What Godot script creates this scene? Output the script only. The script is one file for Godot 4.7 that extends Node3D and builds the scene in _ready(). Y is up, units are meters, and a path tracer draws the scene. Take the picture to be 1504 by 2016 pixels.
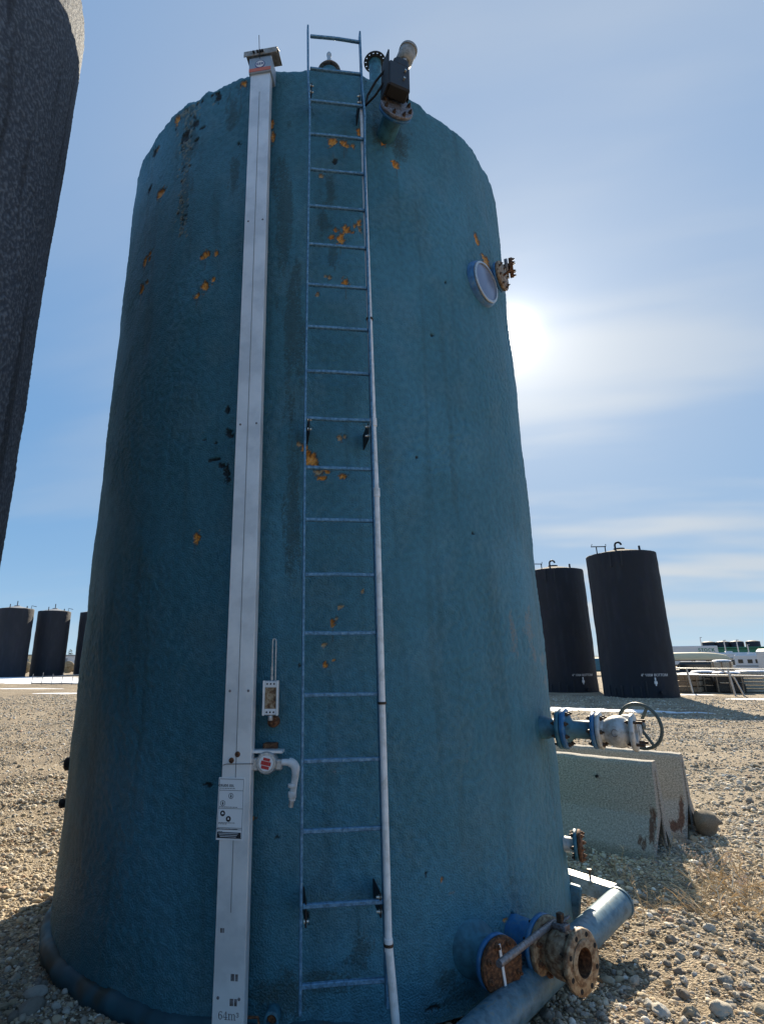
extends Node3D
# An upright oilfield storage tank in a gravel yard, seen against the sun.

const EYE := 1.70
const DY := 0.08
const EXPOSURE := 2.2
const SKY := 1.08 / EXPOSURE
const F := 1113.18
const PPX := 672.06
const PPY := 963.71
const PITCH := 0.291444
const ROLL := -0.01039
const TC := Vector3(-0.2242, 0.0, -5.0688)   # axis of the teal tank
const TR := 1.85                             # its radius
const TH := 6.02                             # its rim

var rt: Vector3
var up: Vector3
var fw: Vector3
var rng := RandomNumberGenerator.new()
var M := {}
var tex := {}
var nz := FastNoiseLite.new()
var nf := FastNoiseLite.new()
var taken := {}


# ---------------------------------------------------------------- mesh builder
class MB:
	var v := PackedVector3Array()
	var n := PackedVector3Array()
	var uv := PackedVector2Array()
	var ix := PackedInt32Array()
	var x := Transform3D.IDENTITY
	var o := Vector3.ZERO

	func _init(origin := Vector3.ZERO) -> void:
		o = origin
		x = Transform3D(Basis.IDENTITY, -origin)

	func at(t: Transform3D) -> MB:
		x = Transform3D(t.basis, t.origin - o)
		return self

	func w() -> MB:
		x = Transform3D(Basis.IDENTITY, -o)
		return self

	func vt(p: Vector3, nn: Vector3, t := Vector2.ZERO) -> int:
		v.append(x * p)
		n.append((x.basis * nn).normalized())
		uv.append(t)
		return v.size() - 1

	func tri(a: int, b: int, c: int) -> void:
		var g := (v[c] - v[a]).cross(v[b] - v[a])
		if g.dot(n[a] + n[b] + n[c]) < 0.0:
			ix.append_array([a, c, b])
		else:
			ix.append_array([a, b, c])

	func quad(a: Vector3, b: Vector3, c: Vector3, d: Vector3, nn: Vector3) -> void:
		var i := vt(a, nn, Vector2(0, 1))
		vt(b, nn, Vector2(1, 1))
		vt(c, nn, Vector2(1, 0))
		vt(d, nn, Vector2(0, 0))
		tri(i, i + 1, i + 2)
		tri(i, i + 2, i + 3)

	func face(pts: Array) -> void:   # planar polygon, normal from the points and away from the origin of the frame given by centre
		var c := Vector3.ZERO
		for p in pts:
			c += p
		c /= pts.size()
		var nn: Vector3 = (pts[1] - pts[0]).cross(pts[2] - pts[0]).normalized()
		var i := v.size()
		for p in pts:
			vt(p, nn)
		for k in range(1, pts.size() - 1):
			tri(i, i + k, i + k + 1)

	func box(c: Vector3, s: Vector3, b := 0.0) -> MB:
		var h := s / 2.0
		b = minf(b, minf(h.x, minf(h.y, h.z)) * 0.45)
		for ax in 3:
			for sg in [-1.0, 1.0]:
				var nn := Vector3.ZERO
				nn[ax] = sg
				var q := []
				for k in [[-1, -1], [1, -1], [1, 1], [-1, 1]]:
					var p := Vector3.ZERO
					p[ax] = sg * h[ax]
					p[(ax + 1) % 3] = k[0] * (h[(ax + 1) % 3] - b)
					p[(ax + 2) % 3] = k[1] * (h[(ax + 2) % 3] - b)
					q.append(c + p)
				quad(q[0], q[1], q[2], q[3], nn)
		if b > 0.0:
			for ax in 3:
				var a1 := (ax + 1) % 3
				var a2 := (ax + 2) % 3
				for s1 in [-1.0, 1.0]:
					for s2 in [-1.0, 1.0]:
						var q := []
						for k in [[-1, 0], [1, 0], [1, 1], [-1, 1]]:
							var p := Vector3.ZERO
							p[ax] = k[0] * (h[ax] - b)
							p[a1] = s1 * (h[a1] - (b if k[1] else 0.0))
							p[a2] = s2 * (h[a2] - (0.0 if k[1] else b))
							q.append(c + p)
						var nn := Vector3.ZERO
						nn[a1] = s1
						nn[a2] = s2
						quad(q[0], q[1], q[2], q[3], nn)
			for sx in [-1.0, 1.0]:
				for sy in [-1.0, 1.0]:
					for sz in [-1.0, 1.0]:
						var sn := Vector3(sx, sy, sz)
						var i := vt(c + sn * Vector3(h.x, h.y - b, h.z - b), sn)
						vt(c + sn * Vector3(h.x - b, h.y, h.z - b), sn)
						vt(c + sn * Vector3(h.x - b, h.y - b, h.z), sn)
						tri(i, i + 1, i + 2)
		return self

	# profile of (radius, height) run from the bottom to the top, outside on the right; corners under 50 degrees are smoothed
	func lathe(pr: Array, seg := 20, a0 := 0.0, a1 := TAU) -> MB:
		var m := pr.size() - 1
		var nr := []
		for i in m:
			var d: Vector2 = pr[i + 1] - pr[i]
			nr.append(Vector2(d.y, -d.x).normalized())
		for i in m:
			var na: Vector2 = nr[i]
			var nb: Vector2 = nr[i]
			if i > 0 and nr[i - 1].dot(nr[i]) > 0.64:
				na = (nr[i - 1] + nr[i]).normalized()
			if i < m - 1 and nr[i + 1].dot(nr[i]) > 0.64:
				nb = (nr[i + 1] + nr[i]).normalized()
			var i0 := v.size()
			for k in seg + 1:
				var a := lerpf(a0, a1, float(k) / seg)
				var e := Vector3(sin(a), 0, cos(a))
				vt(e * pr[i].x + Vector3(0, pr[i].y, 0), e * na.x + Vector3(0, na.y, 0), Vector2(float(k) / seg, pr[i].y))
				vt(e * pr[i + 1].x + Vector3(0, pr[i + 1].y, 0), e * nb.x + Vector3(0, nb.y, 0), Vector2(float(k) / seg, pr[i + 1].y))
			for k in seg:
				var q := i0 + 2 * k
				if pr[i].x > 1e-6:
					tri(q, q + 1, q + 2)
				if pr[i + 1].x > 1e-6:
					tri(q + 1, q + 3, q + 2)
		return self

	func cyl(r: float, y0: float, y1: float, seg := 16, bev := 0.0) -> MB:
		if bev > 0.0:
			return lathe([Vector2(0, y0), Vector2(r - bev, y0), Vector2(r, y0 + bev), Vector2(r, y1 - bev), Vector2(r - bev, y1), Vector2(0, y1)], seg)
		return lathe([Vector2(0, y0), Vector2(r, y0), Vector2(r, y1), Vector2(0, y1)], seg)

	func ring(r0: float, r1: float, y0: float, y1: float, seg := 28, bev := 0.003) -> MB:
		return lathe([Vector2(r0, y1), Vector2(r0, y0), Vector2(r1 - bev, y0), Vector2(r1, y0 + bev), Vector2(r1, y1 - bev), Vector2(r1 - bev, y1), Vector2(r0, y1)], seg)

	func tube(pts: Array, rad: Variant, seg := 8, caps := true, closed := false) -> MB:
		var m := pts.size()
		var t0: Vector3 = (pts[1] - pts[0]).normalized()
		var side := t0.cross(Vector3.UP if absf(t0.y) < 0.9 else Vector3.RIGHT).normalized()
		var first := v.size()
		for i in m:
			var t: Vector3
			if closed:
				t = (pts[(i + 1) % m] - pts[(i + m - 1) % m]).normalized()
			else:
				t = (pts[mini(i + 1, m - 1)] - pts[maxi(i - 1, 0)]).normalized()
			side = (side - t * side.dot(t)).normalized()
			var s2 := t.cross(side)
			var r: float = rad[i] if rad is Array else rad
			for k in seg:
				var a := TAU * k / seg
				var e := side * cos(a) + s2 * sin(a)
				vt(pts[i] + e * r, e, Vector2(float(k) / seg, float(i) / m))
		for i in (m if closed else m - 1):
			for k in seg:
				var a := first + i * seg + k
				var b := first + i * seg + (k + 1) % seg
				var c := first + ((i + 1) % m) * seg + k
				var d := first + ((i + 1) % m) * seg + (k + 1) % seg
				tri(a, b, d)
				tri(a, d, c)
		if caps and not closed:
			for e in 2:
				var i := 0 if e == 0 else m - 1
				var nn: Vector3 = ((pts[0] - pts[1]) if e == 0 else (pts[m - 1] - pts[m - 2])).normalized()
				var i0 := v.size()
				for k in seg:
					v.append(v[first + i * seg + k])
					n.append((x.basis * nn).normalized())
					uv.append(Vector2.ZERO)
				for k in range(1, seg - 1):
					tri(i0, i0 + k, i0 + k + 1)
		return self

	# a bent flat bar: section w across "flat" and d along the other way
	func bar(pts: Array, w_: float, d_: float, flat: Vector3) -> MB:
		for i in pts.size() - 1:
			var a: Vector3 = pts[i]
			var b: Vector3 = pts[i + 1]
			var y := (b - a).normalized()
			var xx := (flat - y * flat.dot(y)).normalized()
			var t := x
			x = x * Transform3D(Basis(xx, y, xx.cross(y)), (a + b) / 2.0)
			box(Vector3.ZERO, Vector3(w_, a.distance_to(b) + 0.002, d_), minf(w_, d_) * 0.18)
			x = t
		return self

	func mesh() -> ArrayMesh:
		var arr := []
		arr.resize(Mesh.ARRAY_MAX)
		arr[Mesh.ARRAY_VERTEX] = v
		arr[Mesh.ARRAY_NORMAL] = n
		arr[Mesh.ARRAY_TEX_UV] = uv
		arr[Mesh.ARRAY_INDEX] = ix
		var am := ArrayMesh.new()
		am.add_surface_from_arrays(Mesh.PRIMITIVE_TRIANGLES, arr)
		return am


# ---------------------------------------------------------------- naming
func numbered(called: String) -> String:
	var k: int = taken.get(called, 0)
	taken[called] = k + 1
	return called if k == 0 else "%s_%03d" % [called, k]


func tag(o: Node, label: String, category: String, group := "", kind := "") -> Node:
	if label:
		o.set_meta("label", label)
	if category:
		o.set_meta("category", category)
	if group:
		o.set_meta("group", group)
	if kind:
		o.set_meta("kind", kind)
	return o


func thing(called: String, where: Vector3, label: String, category: String, group := "", turn := 0.0) -> Node3D:
	var o := Node3D.new()
	o.name = numbered(called)
	add_child(o)
	o.position = where
	o.rotation.y = turn
	tag(o, label, category, group)
	return o


func part(parent: Node, called: String, b: Variant, m: Material, label := "") -> MeshInstance3D:
	var o := MeshInstance3D.new()
	o.name = numbered(called) if parent == self else called
	o.mesh = b.mesh() if b is MB else b
	o.material_override = m
	parent.add_child(o, true)
	if label:
		o.set_meta("label", label)
	return o


func sub(parent: Node, called: String) -> Node3D:
	var o := Node3D.new()
	o.name = called
	parent.add_child(o, true)
	return o


# ---------------------------------------------------------------- pixels to directions and places
func ray(px: float, py: float) -> Vector3:
	return rt * ((px - PPX) / F) - up * ((py - PPY) / F) + fw


func on_ground(px: float, py: float, h := 0.0) -> Vector3:
	var d := ray(px, py)
	return Vector3(0, EYE, 0) + d * ((h - EYE) / d.y)


func on_tank(px: float, py: float, r := TR) -> Vector3:
	var d := ray(px, py)
	var a := d.x * d.x + d.z * d.z
	var b := -2.0 * (d.x * TC.x + d.z * TC.z)
	var c := TC.x * TC.x + TC.z * TC.z - r * r
	var q := b * b - 4.0 * a * c
	var t := (-b - sqrt(maxf(q, 0.0))) / (2.0 * a)
	return Vector3(0, EYE, 0) + d * t


func at_distance(px: float, py: float, d: float) -> Vector3:   # a point whose horizontal distance from the camera is d
	var e := ray(px, py)
	return Vector3(0, EYE, 0) + e * (d / Vector2(e.x, e.z).length())


func ang_of(p: Vector3) -> float:
	return atan2(p.x - TC.x, p.z - TC.z)


func wall(ang: float, y: float, r := TR) -> Vector3:
	return Vector3(TC.x + sin(ang) * r, y, TC.z + cos(ang) * r)


func radial(ang: float, y: float, r := TR, tilt := 0.0) -> Transform3D:   # local y points outwards, local z up
	var e := Vector3(sin(ang), 0, cos(ang))
	var u := Vector3.UP
	if tilt != 0.0:
		var ax := e.cross(u)
		e = e.rotated(ax, tilt)
		u = u.rotated(ax, tilt)
	return Transform3D(Basis(e.cross(u), e, u), wall(ang, y, r))


func outward(ang: float, y: float, r := TR) -> Transform3D:   # local z points outwards, local y up, local x to the right as seen from outside
	var e := Vector3(sin(ang), 0, cos(ang))
	return Transform3D(Basis(Vector3.UP.cross(e), Vector3.UP, e), wall(ang, y, r))


func ss(a: float, b: float, t: float) -> float:
	return smoothstep(a, b, t)


func gh(x: float, z: float) -> float:   # height of the ground
	var r := sqrt(x * x + z * z)
	var az := atan2(x, -z)
	var t := ss(0.0, 0.32, az)
	var h := t * (-0.38 * ss(9.0, 33.0, r) - 1.4 * ss(42.0, 230.0, r)) + (1.0 - ss(-0.3, -0.1, az)) * 0.1 * ss(30.0, 70.0, r)
	if r < 45.0:
		var f := 1.0 - ss(25.0, 45.0, r)
		h += f * (nz.get_noise_2d(x * 9.0, z * 9.0) * 0.045 + nz.get_noise_2d(x * 45.0, z * 45.0) * 0.018)
		# tyre ruts running across the open yard on the left and the right
		var u := z + 0.22 * x + 0.5 * nz.get_noise_2d(x * 4.0, 40.0)
		if r > 7.0:
			for c in [-8.6, -10.4, -12.2, -14.6, -18.0, -21.5]:
				var q: float = (u - c) / 0.13
				if absf(q) < 3.0:
					h -= 0.085 * exp(-q * q) * f
		# the ground dips a little beside the raised right foot of the tank and is heaped on its left
		var dt := Vector2(x - TC.x, z - TC.z).length()
		h += -0.05 * exp(-pow((dt - 1.9) / 0.5, 2.0)) * ss(-0.2, 0.6, atan2(x - TC.x, z - TC.z))
	return h


# ---------------------------------------------------------------- materials
func lin(r: float, g: float, b: float) -> Color:
	return Color(r, g, b).linear_to_srgb()


func noise_tex(key: String, freq: float, kind := FastNoiseLite.TYPE_SIMPLEX_SMOOTH, oct := 3, ramp: Gradient = null, size := 512, gain := 0.5) -> NoiseTexture2D:
	if tex.has(key):
		return tex[key]
	var f := FastNoiseLite.new()
	f.seed = key.hash() % 1000
	f.noise_type = kind
	f.frequency = freq
	f.fractal_octaves = oct
	f.fractal_gain = gain
	if kind == FastNoiseLite.TYPE_CELLULAR:
		f.cellular_return_type = FastNoiseLite.RETURN_DISTANCE
	var t := NoiseTexture2D.new()
	t.width = size
	t.height = size
	t.seamless = true
	t.noise = f
	if ramp:
		t.color_ramp = ramp
	tex[key] = t
	return t


func ramp(stops: Array) -> Gradient:   # [offset, linear colour] pairs
	var g := Gradient.new()
	g.offsets = PackedFloat32Array(stops.map(func(s): return 0.5 + (s[0] - 0.5) * 0.62))
	g.colors = PackedColorArray(stops.map(func(s): return lin(s[1][0], s[1][1], s[1][2])))
	return g


func plain(r: float, g: float, b: float, rough := 0.6, metal := 0.0) -> StandardMaterial3D:
	var m := StandardMaterial3D.new()
	m.albedo_color = lin(r, g, b)
	m.roughness = rough
	m.metallic = metal
	return m


# a surface whose colour wanders through the stops, with relief of "cm" centimetres
func worn(key: String, stops: Array, freq: float, tiles: float, rough := 0.7, metal := 0.0, cm := 0.0, bump_freq := 0.05, world := false) -> StandardMaterial3D:
	var m := StandardMaterial3D.new()
	m.albedo_texture = noise_tex(key, freq, FastNoiseLite.TYPE_SIMPLEX_SMOOTH, 5, ramp(stops), 512, 0.62)
	m.roughness = rough
	m.metallic = metal
	m.uv1_triplanar = true
	m.uv1_world_triplanar = world
	m.uv1_scale = Vector3(tiles, tiles, tiles)
	if cm > 0.0:
		m.heightmap_enabled = true
		m.heightmap_scale = cm
		m.heightmap_texture = noise_tex("bump%.3f" % bump_freq, bump_freq, FastNoiseLite.TYPE_SIMPLEX_SMOOTH, 4, null, 512, 0.6)
	return m


func make_materials() -> void:
	var paint := StandardMaterial3D.new()
	paint.vertex_color_use_as_albedo = true
	paint.roughness = 0.58
	paint.heightmap_enabled = true
	paint.heightmap_texture = noise_tex("peel", 0.045, FastNoiseLite.TYPE_SIMPLEX_SMOOTH, 3, null, 1024, 0.55)
	paint.heightmap_scale = 0.6
	paint.uv1_scale = Vector3(1.5, 1.5, 1)
	M.foam = paint
	var black := StandardMaterial3D.new()
	black.vertex_color_use_as_albedo = true
	black.roughness = 0.75
	black.heightmap_enabled = true
	black.heightmap_texture = noise_tex("popcorn", 0.085, FastNoiseLite.TYPE_SIMPLEX_SMOOTH, 4, null, 1024, 0.65)
	black.heightmap_scale = 0.9
	black.uv1_scale = Vector3(1.7, 1.7, 1)
	M.black_foam = black
	M.blue = worn("blue", [[0.0, [0.02, 0.09, 0.2]], [0.45, [0.03, 0.14, 0.32]], [0.75, [0.04, 0.18, 0.38]], [0.9, [0.1, 0.2, 0.3]]], 0.012, 2.0, 0.42, 0.0, 0.06, 0.03)
	M.teal = worn("tealpaint", [[0.0, [0.02, 0.07, 0.1]], [0.4, [0.035, 0.13, 0.18]], [0.8, [0.05, 0.18, 0.25]]], 0.012, 2.0, 0.5, 0.0, 0.08, 0.03)
	M.ladder = worn("ladderpaint", [[0.0, [0.05, 0.13, 0.2]], [0.35, [0.09, 0.22, 0.35]], [0.7, [0.13, 0.29, 0.45]], [1.0, [0.26, 0.38, 0.48]]], 0.02, 3.0, 0.4, 0.1, 0.04, 0.05)
	M.alu = worn("aluminium", [[0.0, [0.62, 0.64, 0.66]], [0.5, [0.74, 0.755, 0.77]], [1.0, [0.8, 0.81, 0.82]]], 0.006, 1.0, 0.4, 0.25, 0.02, 0.02)
	M.aludark = worn("aludark", [[0.0, [0.2, 0.19, 0.16]], [0.5, [0.3, 0.28, 0.25]], [1.0, [0.4, 0.38, 0.35]]], 0.01, 4.0, 0.5, 0.3)
	M.galv = worn("galv", [[0.0, [0.35, 0.36, 0.37]], [0.5, [0.5, 0.5, 0.5]], [1.0, [0.62, 0.62, 0.6]]], 0.03, 4.0, 0.38, 0.6)
	M.white = worn("whitepipe", [[0.0, [0.6, 0.6, 0.58]], [0.5, [0.78, 0.78, 0.79]], [1.0, [0.84, 0.84, 0.84]]], 0.01, 2.0, 0.35)
	M.valve_white = worn("valvewhite", [[0.0, [0.25, 0.2, 0.15]], [0.3, [0.45, 0.45, 0.43]], [0.6, [0.55, 0.56, 0.56]], [1.0, [0.6, 0.6, 0.6]]], 0.012, 3.0, 0.45, 0.2, 0.08, 0.05)
	M.rust = worn("rust", [[0.0, [0.03, 0.014, 0.008]], [0.4, [0.1, 0.04, 0.018]], [0.7, [0.2, 0.085, 0.035]], [1.0, [0.32, 0.16, 0.08]]], 0.02, 4.0, 0.8, 0.1, 0.12, 0.06)
	M.rusty_tan = worn("rustytan", [[0.0, [0.06, 0.03, 0.018]], [0.35, [0.16, 0.08, 0.04]], [0.6, [0.32, 0.23, 0.14]], [1.0, [0.42, 0.34, 0.24]]], 0.014, 3.0, 0.6, 0.2, 0.1, 0.05)
	M.bolt = worn("bolt", [[0.0, [0.03, 0.02, 0.015]], [0.6, [0.09, 0.055, 0.035]], [1.0, [0.16, 0.11, 0.08]]], 0.03, 8.0, 0.6, 0.4)
	M.zinc = plain(0.6, 0.58, 0.52, 0.35, 0.7)
	M.steel = worn("steel", [[0.0, [0.12, 0.09, 0.08]], [0.5, [0.2, 0.19, 0.2]], [1.0, [0.3, 0.3, 0.33]]], 0.02, 4.0, 0.5, 0.5)
	M.black = plain(0.012, 0.01, 0.01, 0.6)
	M.rubber = plain(0.015, 0.015, 0.016, 0.75)
	M.hole = plain(0.008, 0.008, 0.009, 0.9)
	M.red = plain(0.5, 0.03, 0.03, 0.5)
	M.placard = plain(0.74, 0.76, 0.78, 0.4)
	M.ink = plain(0.012, 0.012, 0.018, 0.5)
	M.navy = plain(0.02, 0.04, 0.2, 0.5)
	M.sign_blue = plain(0.3, 0.38, 0.46, 0.45, 0.1)
	M.orange = plain(0.62, 0.16, 0.1, 0.5)
	M.paper = plain(0.75, 0.75, 0.76, 0.5)
	M.concrete = worn("concrete", [[0.0, [0.12, 0.108, 0.092]], [0.35, [0.25, 0.23, 0.2]], [0.6, [0.34, 0.315, 0.275]], [1.0, [0.52, 0.48, 0.42]]], 0.075, 1.6, 0.92, 0.0, 0.35, 0.2)
	M.concrete.vertex_color_use_as_albedo = true
	M.snow = worn("snow", [[0.0, [0.68, 0.71, 0.76]], [1.0, [0.86, 0.87, 0.9]]], 0.02, 0.7, 0.75, 0.0, 2.0, 0.02, true)
	M.boulder = worn("boulder", [[0.0, [0.1, 0.08, 0.06]], [0.5, [0.2, 0.165, 0.12]], [1.0, [0.3, 0.25, 0.19]]], 0.015, 2.0, 0.9, 0.0, 0.6, 0.05)
	var g := worn("dirt", [[0.0, [0.15, 0.115, 0.075]], [0.35, [0.27, 0.215, 0.145]], [0.6, [0.38, 0.31, 0.215]], [0.85, [0.47, 0.395, 0.29]], [1.0, [0.55, 0.48, 0.37]]], 0.06, 0.9, 0.95, 0.0, 3.0, 0.1, true)
	g.detail_enabled = true
	g.detail_blend_mode = BaseMaterial3D.BLEND_MODE_MUL
	g.detail_albedo = noise_tex("dirtpatch", 0.012, FastNoiseLite.TYPE_SIMPLEX_SMOOTH, 4, ramp([[0.0, [0.6, 0.58, 0.56]], [0.5, [0.92, 0.9, 0.88]], [1.0, [1.0, 1.0, 1.0]]]))
	g.detail_uv_layer = BaseMaterial3D.DETAIL_UV_2
	g.uv2_triplanar = true
	g.uv2_world_triplanar = true
	g.uv2_scale = Vector3(0.06, 0.06, 0.06)
	M.ground = g
	var st := StandardMaterial3D.new()
	st.vertex_color_use_as_albedo = true
	st.roughness = 0.88
	M.stone = st
	var gr := StandardMaterial3D.new()
	gr.vertex_color_use_as_albedo = true
	gr.roughness = 0.85
	gr.backlight_enabled = true
	gr.backlight = Color(0.4, 0.36, 0.28)
	M.straw = gr
	M.field = worn("field", [[0.0, [0.2, 0.14, 0.07]], [0.5, [0.34, 0.25, 0.14]], [1.0, [0.45, 0.36, 0.23]]], 0.05, 0.08, 0.95, 0.0, 4.0, 0.1, true)
	M.tree = plain(0.02, 0.035, 0.02, 0.9)
	M.stalk = plain(0.42, 0.33, 0.21, 0.85)
	M.cover = plain(0.2, 0.24, 0.34, 0.3, 0.3)
	M.green = plain(0.06, 0.085, 0.085, 0.5)
	M.skid = worn("skidpaint", [[0.0, [0.05, 0.1, 0.13]], [0.4, [0.09, 0.17, 0.22]], [0.8, [0.14, 0.24, 0.3]], [1.0, [0.2, 0.22, 0.2]]], 0.014, 2.0, 0.45, 0.1, 0.05, 0.04)
	M.roofing = plain(0.03, 0.03, 0.032, 0.95)
	M.far_white = plain(0.62, 0.63, 0.64, 0.5)
	M.far_cream = plain(0.66, 0.54, 0.33, 0.45)
	M.far_green = plain(0.04, 0.2, 0.12, 0.6)
	M.far_dark = plain(0.01, 0.013, 0.02, 0.6)
	M.far_grey = plain(0.25, 0.26, 0.27, 0.6)
	M.glass = plain(0.02, 0.03, 0.035, 0.08)
	M.wood = worn("wood", [[0.0, [0.12, 0.08, 0.05]], [0.5, [0.28, 0.2, 0.13]], [1.0, [0.45, 0.37, 0.27]]], 0.03, 1.0, 0.85)
	M.wood_dark = worn("wooddark", [[0.0, [0.02, 0.018, 0.015]], [0.6, [0.06, 0.05, 0.04]], [1.0, [0.14, 0.12, 0.1]]], 0.03, 1.0, 0.85)
	M.pale_wood = worn("palewood", [[0.0, [0.3, 0.26, 0.2]], [0.6, [0.5, 0.45, 0.36]], [1.0, [0.66, 0.62, 0.54]]], 0.03, 1.0, 0.85)


# ---------------------------------------------------------------- sky
func make_sky() -> PanoramaSkyMaterial:
	var w := 2048
	var h := 1024
	var sun := sun_dir()
	var im := Image.create(w, h, false, Image.FORMAT_RGBF)
	var c1 := FastNoiseLite.new()
	c1.seed = 11
	c1.frequency = 1.0
	c1.fractal_octaves = 5
	c1.fractal_gain = 0.5
	var c2 := FastNoiseLite.new()
	c2.seed = 5
	c2.frequency = 1.0
	c2.fractal_octaves = 2
	var data := PackedFloat32Array()
	data.resize(w * h * 3)
	var k := 0
	for j in h:
		var el := PI * (0.5 - (j + 0.5) / h)
		var se := sin(el)
		var ce := cos(el)
		if el < -0.02:
			var kk := k
			for i in w:
				data[kk] = 0.3 * SKY
				data[kk + 1] = 0.27 * SKY
				data[kk + 2] = 0.23 * SKY
				kk += 3
			k = kk
			continue
		var hz := exp(-maxf(se, 0.0) * 9.0)
		var mid := exp(-maxf(se, 0.0) * 2.2)
		var inv := 1.0 / (maxf(se, 0.0) + 0.16)
		for i in w:
			var az := TAU * (i + 0.5) / w
			var d := Vector3(sin(az) * ce, se, -cos(az) * ce)
			var cg := d.dot(sun)
			var gm := acos(clampf(cg, -1.0, 1.0))
			var gd := rad_to_deg(gm)
			var fwd := exp(-pow(gd / 32.0, 2.0))
			var r := lerpf(0.155, 0.125, mid) + 0.36 * hz
			var g := lerpf(0.3, 0.375, mid) + 0.30 * hz
			var b := lerpf(0.56, 0.72, mid) + 0.08 * hz
			# thin cirrus drawn out along the wind, brighter towards the sun
			var q := Vector2(d.x, d.z) * inv
			var s := c1.get_noise_2d(q.x * 0.3 + q.y * 0.1, q.y * 1.0 - q.x * 0.24)
			var t := c2.get_noise_2d(q.x * 0.2 + 3.0, q.y * 0.3 + 1.3)
			var fine := c1.get_noise_2d(q.x * 1.1 + q.y * 0.5 + 9.0, q.y * 5.0 - q.x * 1.4)
			var wisp := ss(-0.3, 0.6, s + 0.5 * t + 0.22 * fine)
			var low := exp(-pow((rad_to_deg(el) - 7.0) / 6.5, 2.0))
			var cov := clampf(wisp * (0.07 + 0.3 * fwd + low * (0.1 + 0.55 * fwd)) + 0.43 * fwd, 0.0, 0.92)
			var cl := 0.6 + 0.1 * fwd
			r = lerpf(r, cl * 0.955, cov)
			g = lerpf(g, cl * 1.0, cov)
			b = lerpf(b, cl * 1.03, cov)
			# light scattered close round the sun
			var au := 34.0 * exp(-pow(gd / 0.72, 1.2)) + 0.5 * exp(-gd / 4.5) + 0.13 * exp(-gd / 16.0)
			r = (r + au) * SKY
			g = (g + au * 0.965) * SKY
			b = (b + au * 0.91) * SKY
			data[k] = r
			data[k + 1] = g
			data[k + 2] = b
			k += 3
	im.set_data(w, h, false, Image.FORMAT_RGBF, data.to_byte_array())
	var m := PanoramaSkyMaterial.new()
	m.panorama = ImageTexture.create_from_image(im)
	return m


func sun_dir() -> Vector3:
	var az := deg_to_rad(18.64)
	var el := deg_to_rad(30.2)
	return Vector3(sin(az) * cos(el), sin(el), -cos(az) * cos(el))


func _ready() -> void:
	rng.seed = 7
	nz.seed = 3
	nz.frequency = 0.1
	nz.fractal_octaves = 3
	nf.seed = 9
	nf.frequency = 1.0
	nf.fractal_octaves = 3
	# ---- camera
	rt = Vector3.RIGHT
	fw = Vector3(0, sin(PITCH), -cos(PITCH))
	up = Vector3(0, cos(PITCH), sin(PITCH))
	var r0 := rt
	rt = r0 * cos(ROLL) + up * sin(ROLL)
	up = up * cos(ROLL) - r0 * sin(ROLL)
	var cam := Camera3D.new()
	cam.name = "camera"
	cam.projection = Camera3D.PROJECTION_FRUSTUM
	cam.near = 0.1
	cam.far = 9000.0
	cam.size = 0.1 * 2016.0 / F
	cam.frustum_offset = Vector2((752.0 - PPX) / F, (PPY - 1008.0) / F) * 0.1
	cam.transform = Transform3D(Basis(rt, up, -fw), Vector3(0, EYE, 0))
	add_child(cam)
	cam.current = true
	# ---- sky, exposure, sun
	var env := Environment.new()
	env.background_mode = Environment.BG_SKY
	env.sky = Sky.new()
	env.sky.sky_material = make_sky()
	env.tonemap_mode = Environment.TONE_MAPPER_LINEAR
	env.tonemap_exposure = EXPOSURE
	env.sdfgi_enabled = true
	env.ssao_enabled = true
	env.ssil_enabled = true
	var we := WorldEnvironment.new()
	we.name = "world"
	we.environment = env
	add_child(we)
	var sun := DirectionalLight3D.new()
	sun.name = "sun"
	sun.light_energy = 1.6
	sun.light_color = Color(1.0, 0.94, 0.84)
	sun.light_angular_distance = 0.5
	sun.shadow_enabled = true
	sun.basis = Basis.looking_at(-sun_dir(), Vector3.UP)
	add_child(sun)
	make_materials()
	# ---- setting, then things
	build_ground()
	build_main_tank()
	build_side_tank()
	build_far_tanks()
	build_barriers()
	build_yard()
	build_plain()
	build_stones()
	build_weeds()


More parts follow.
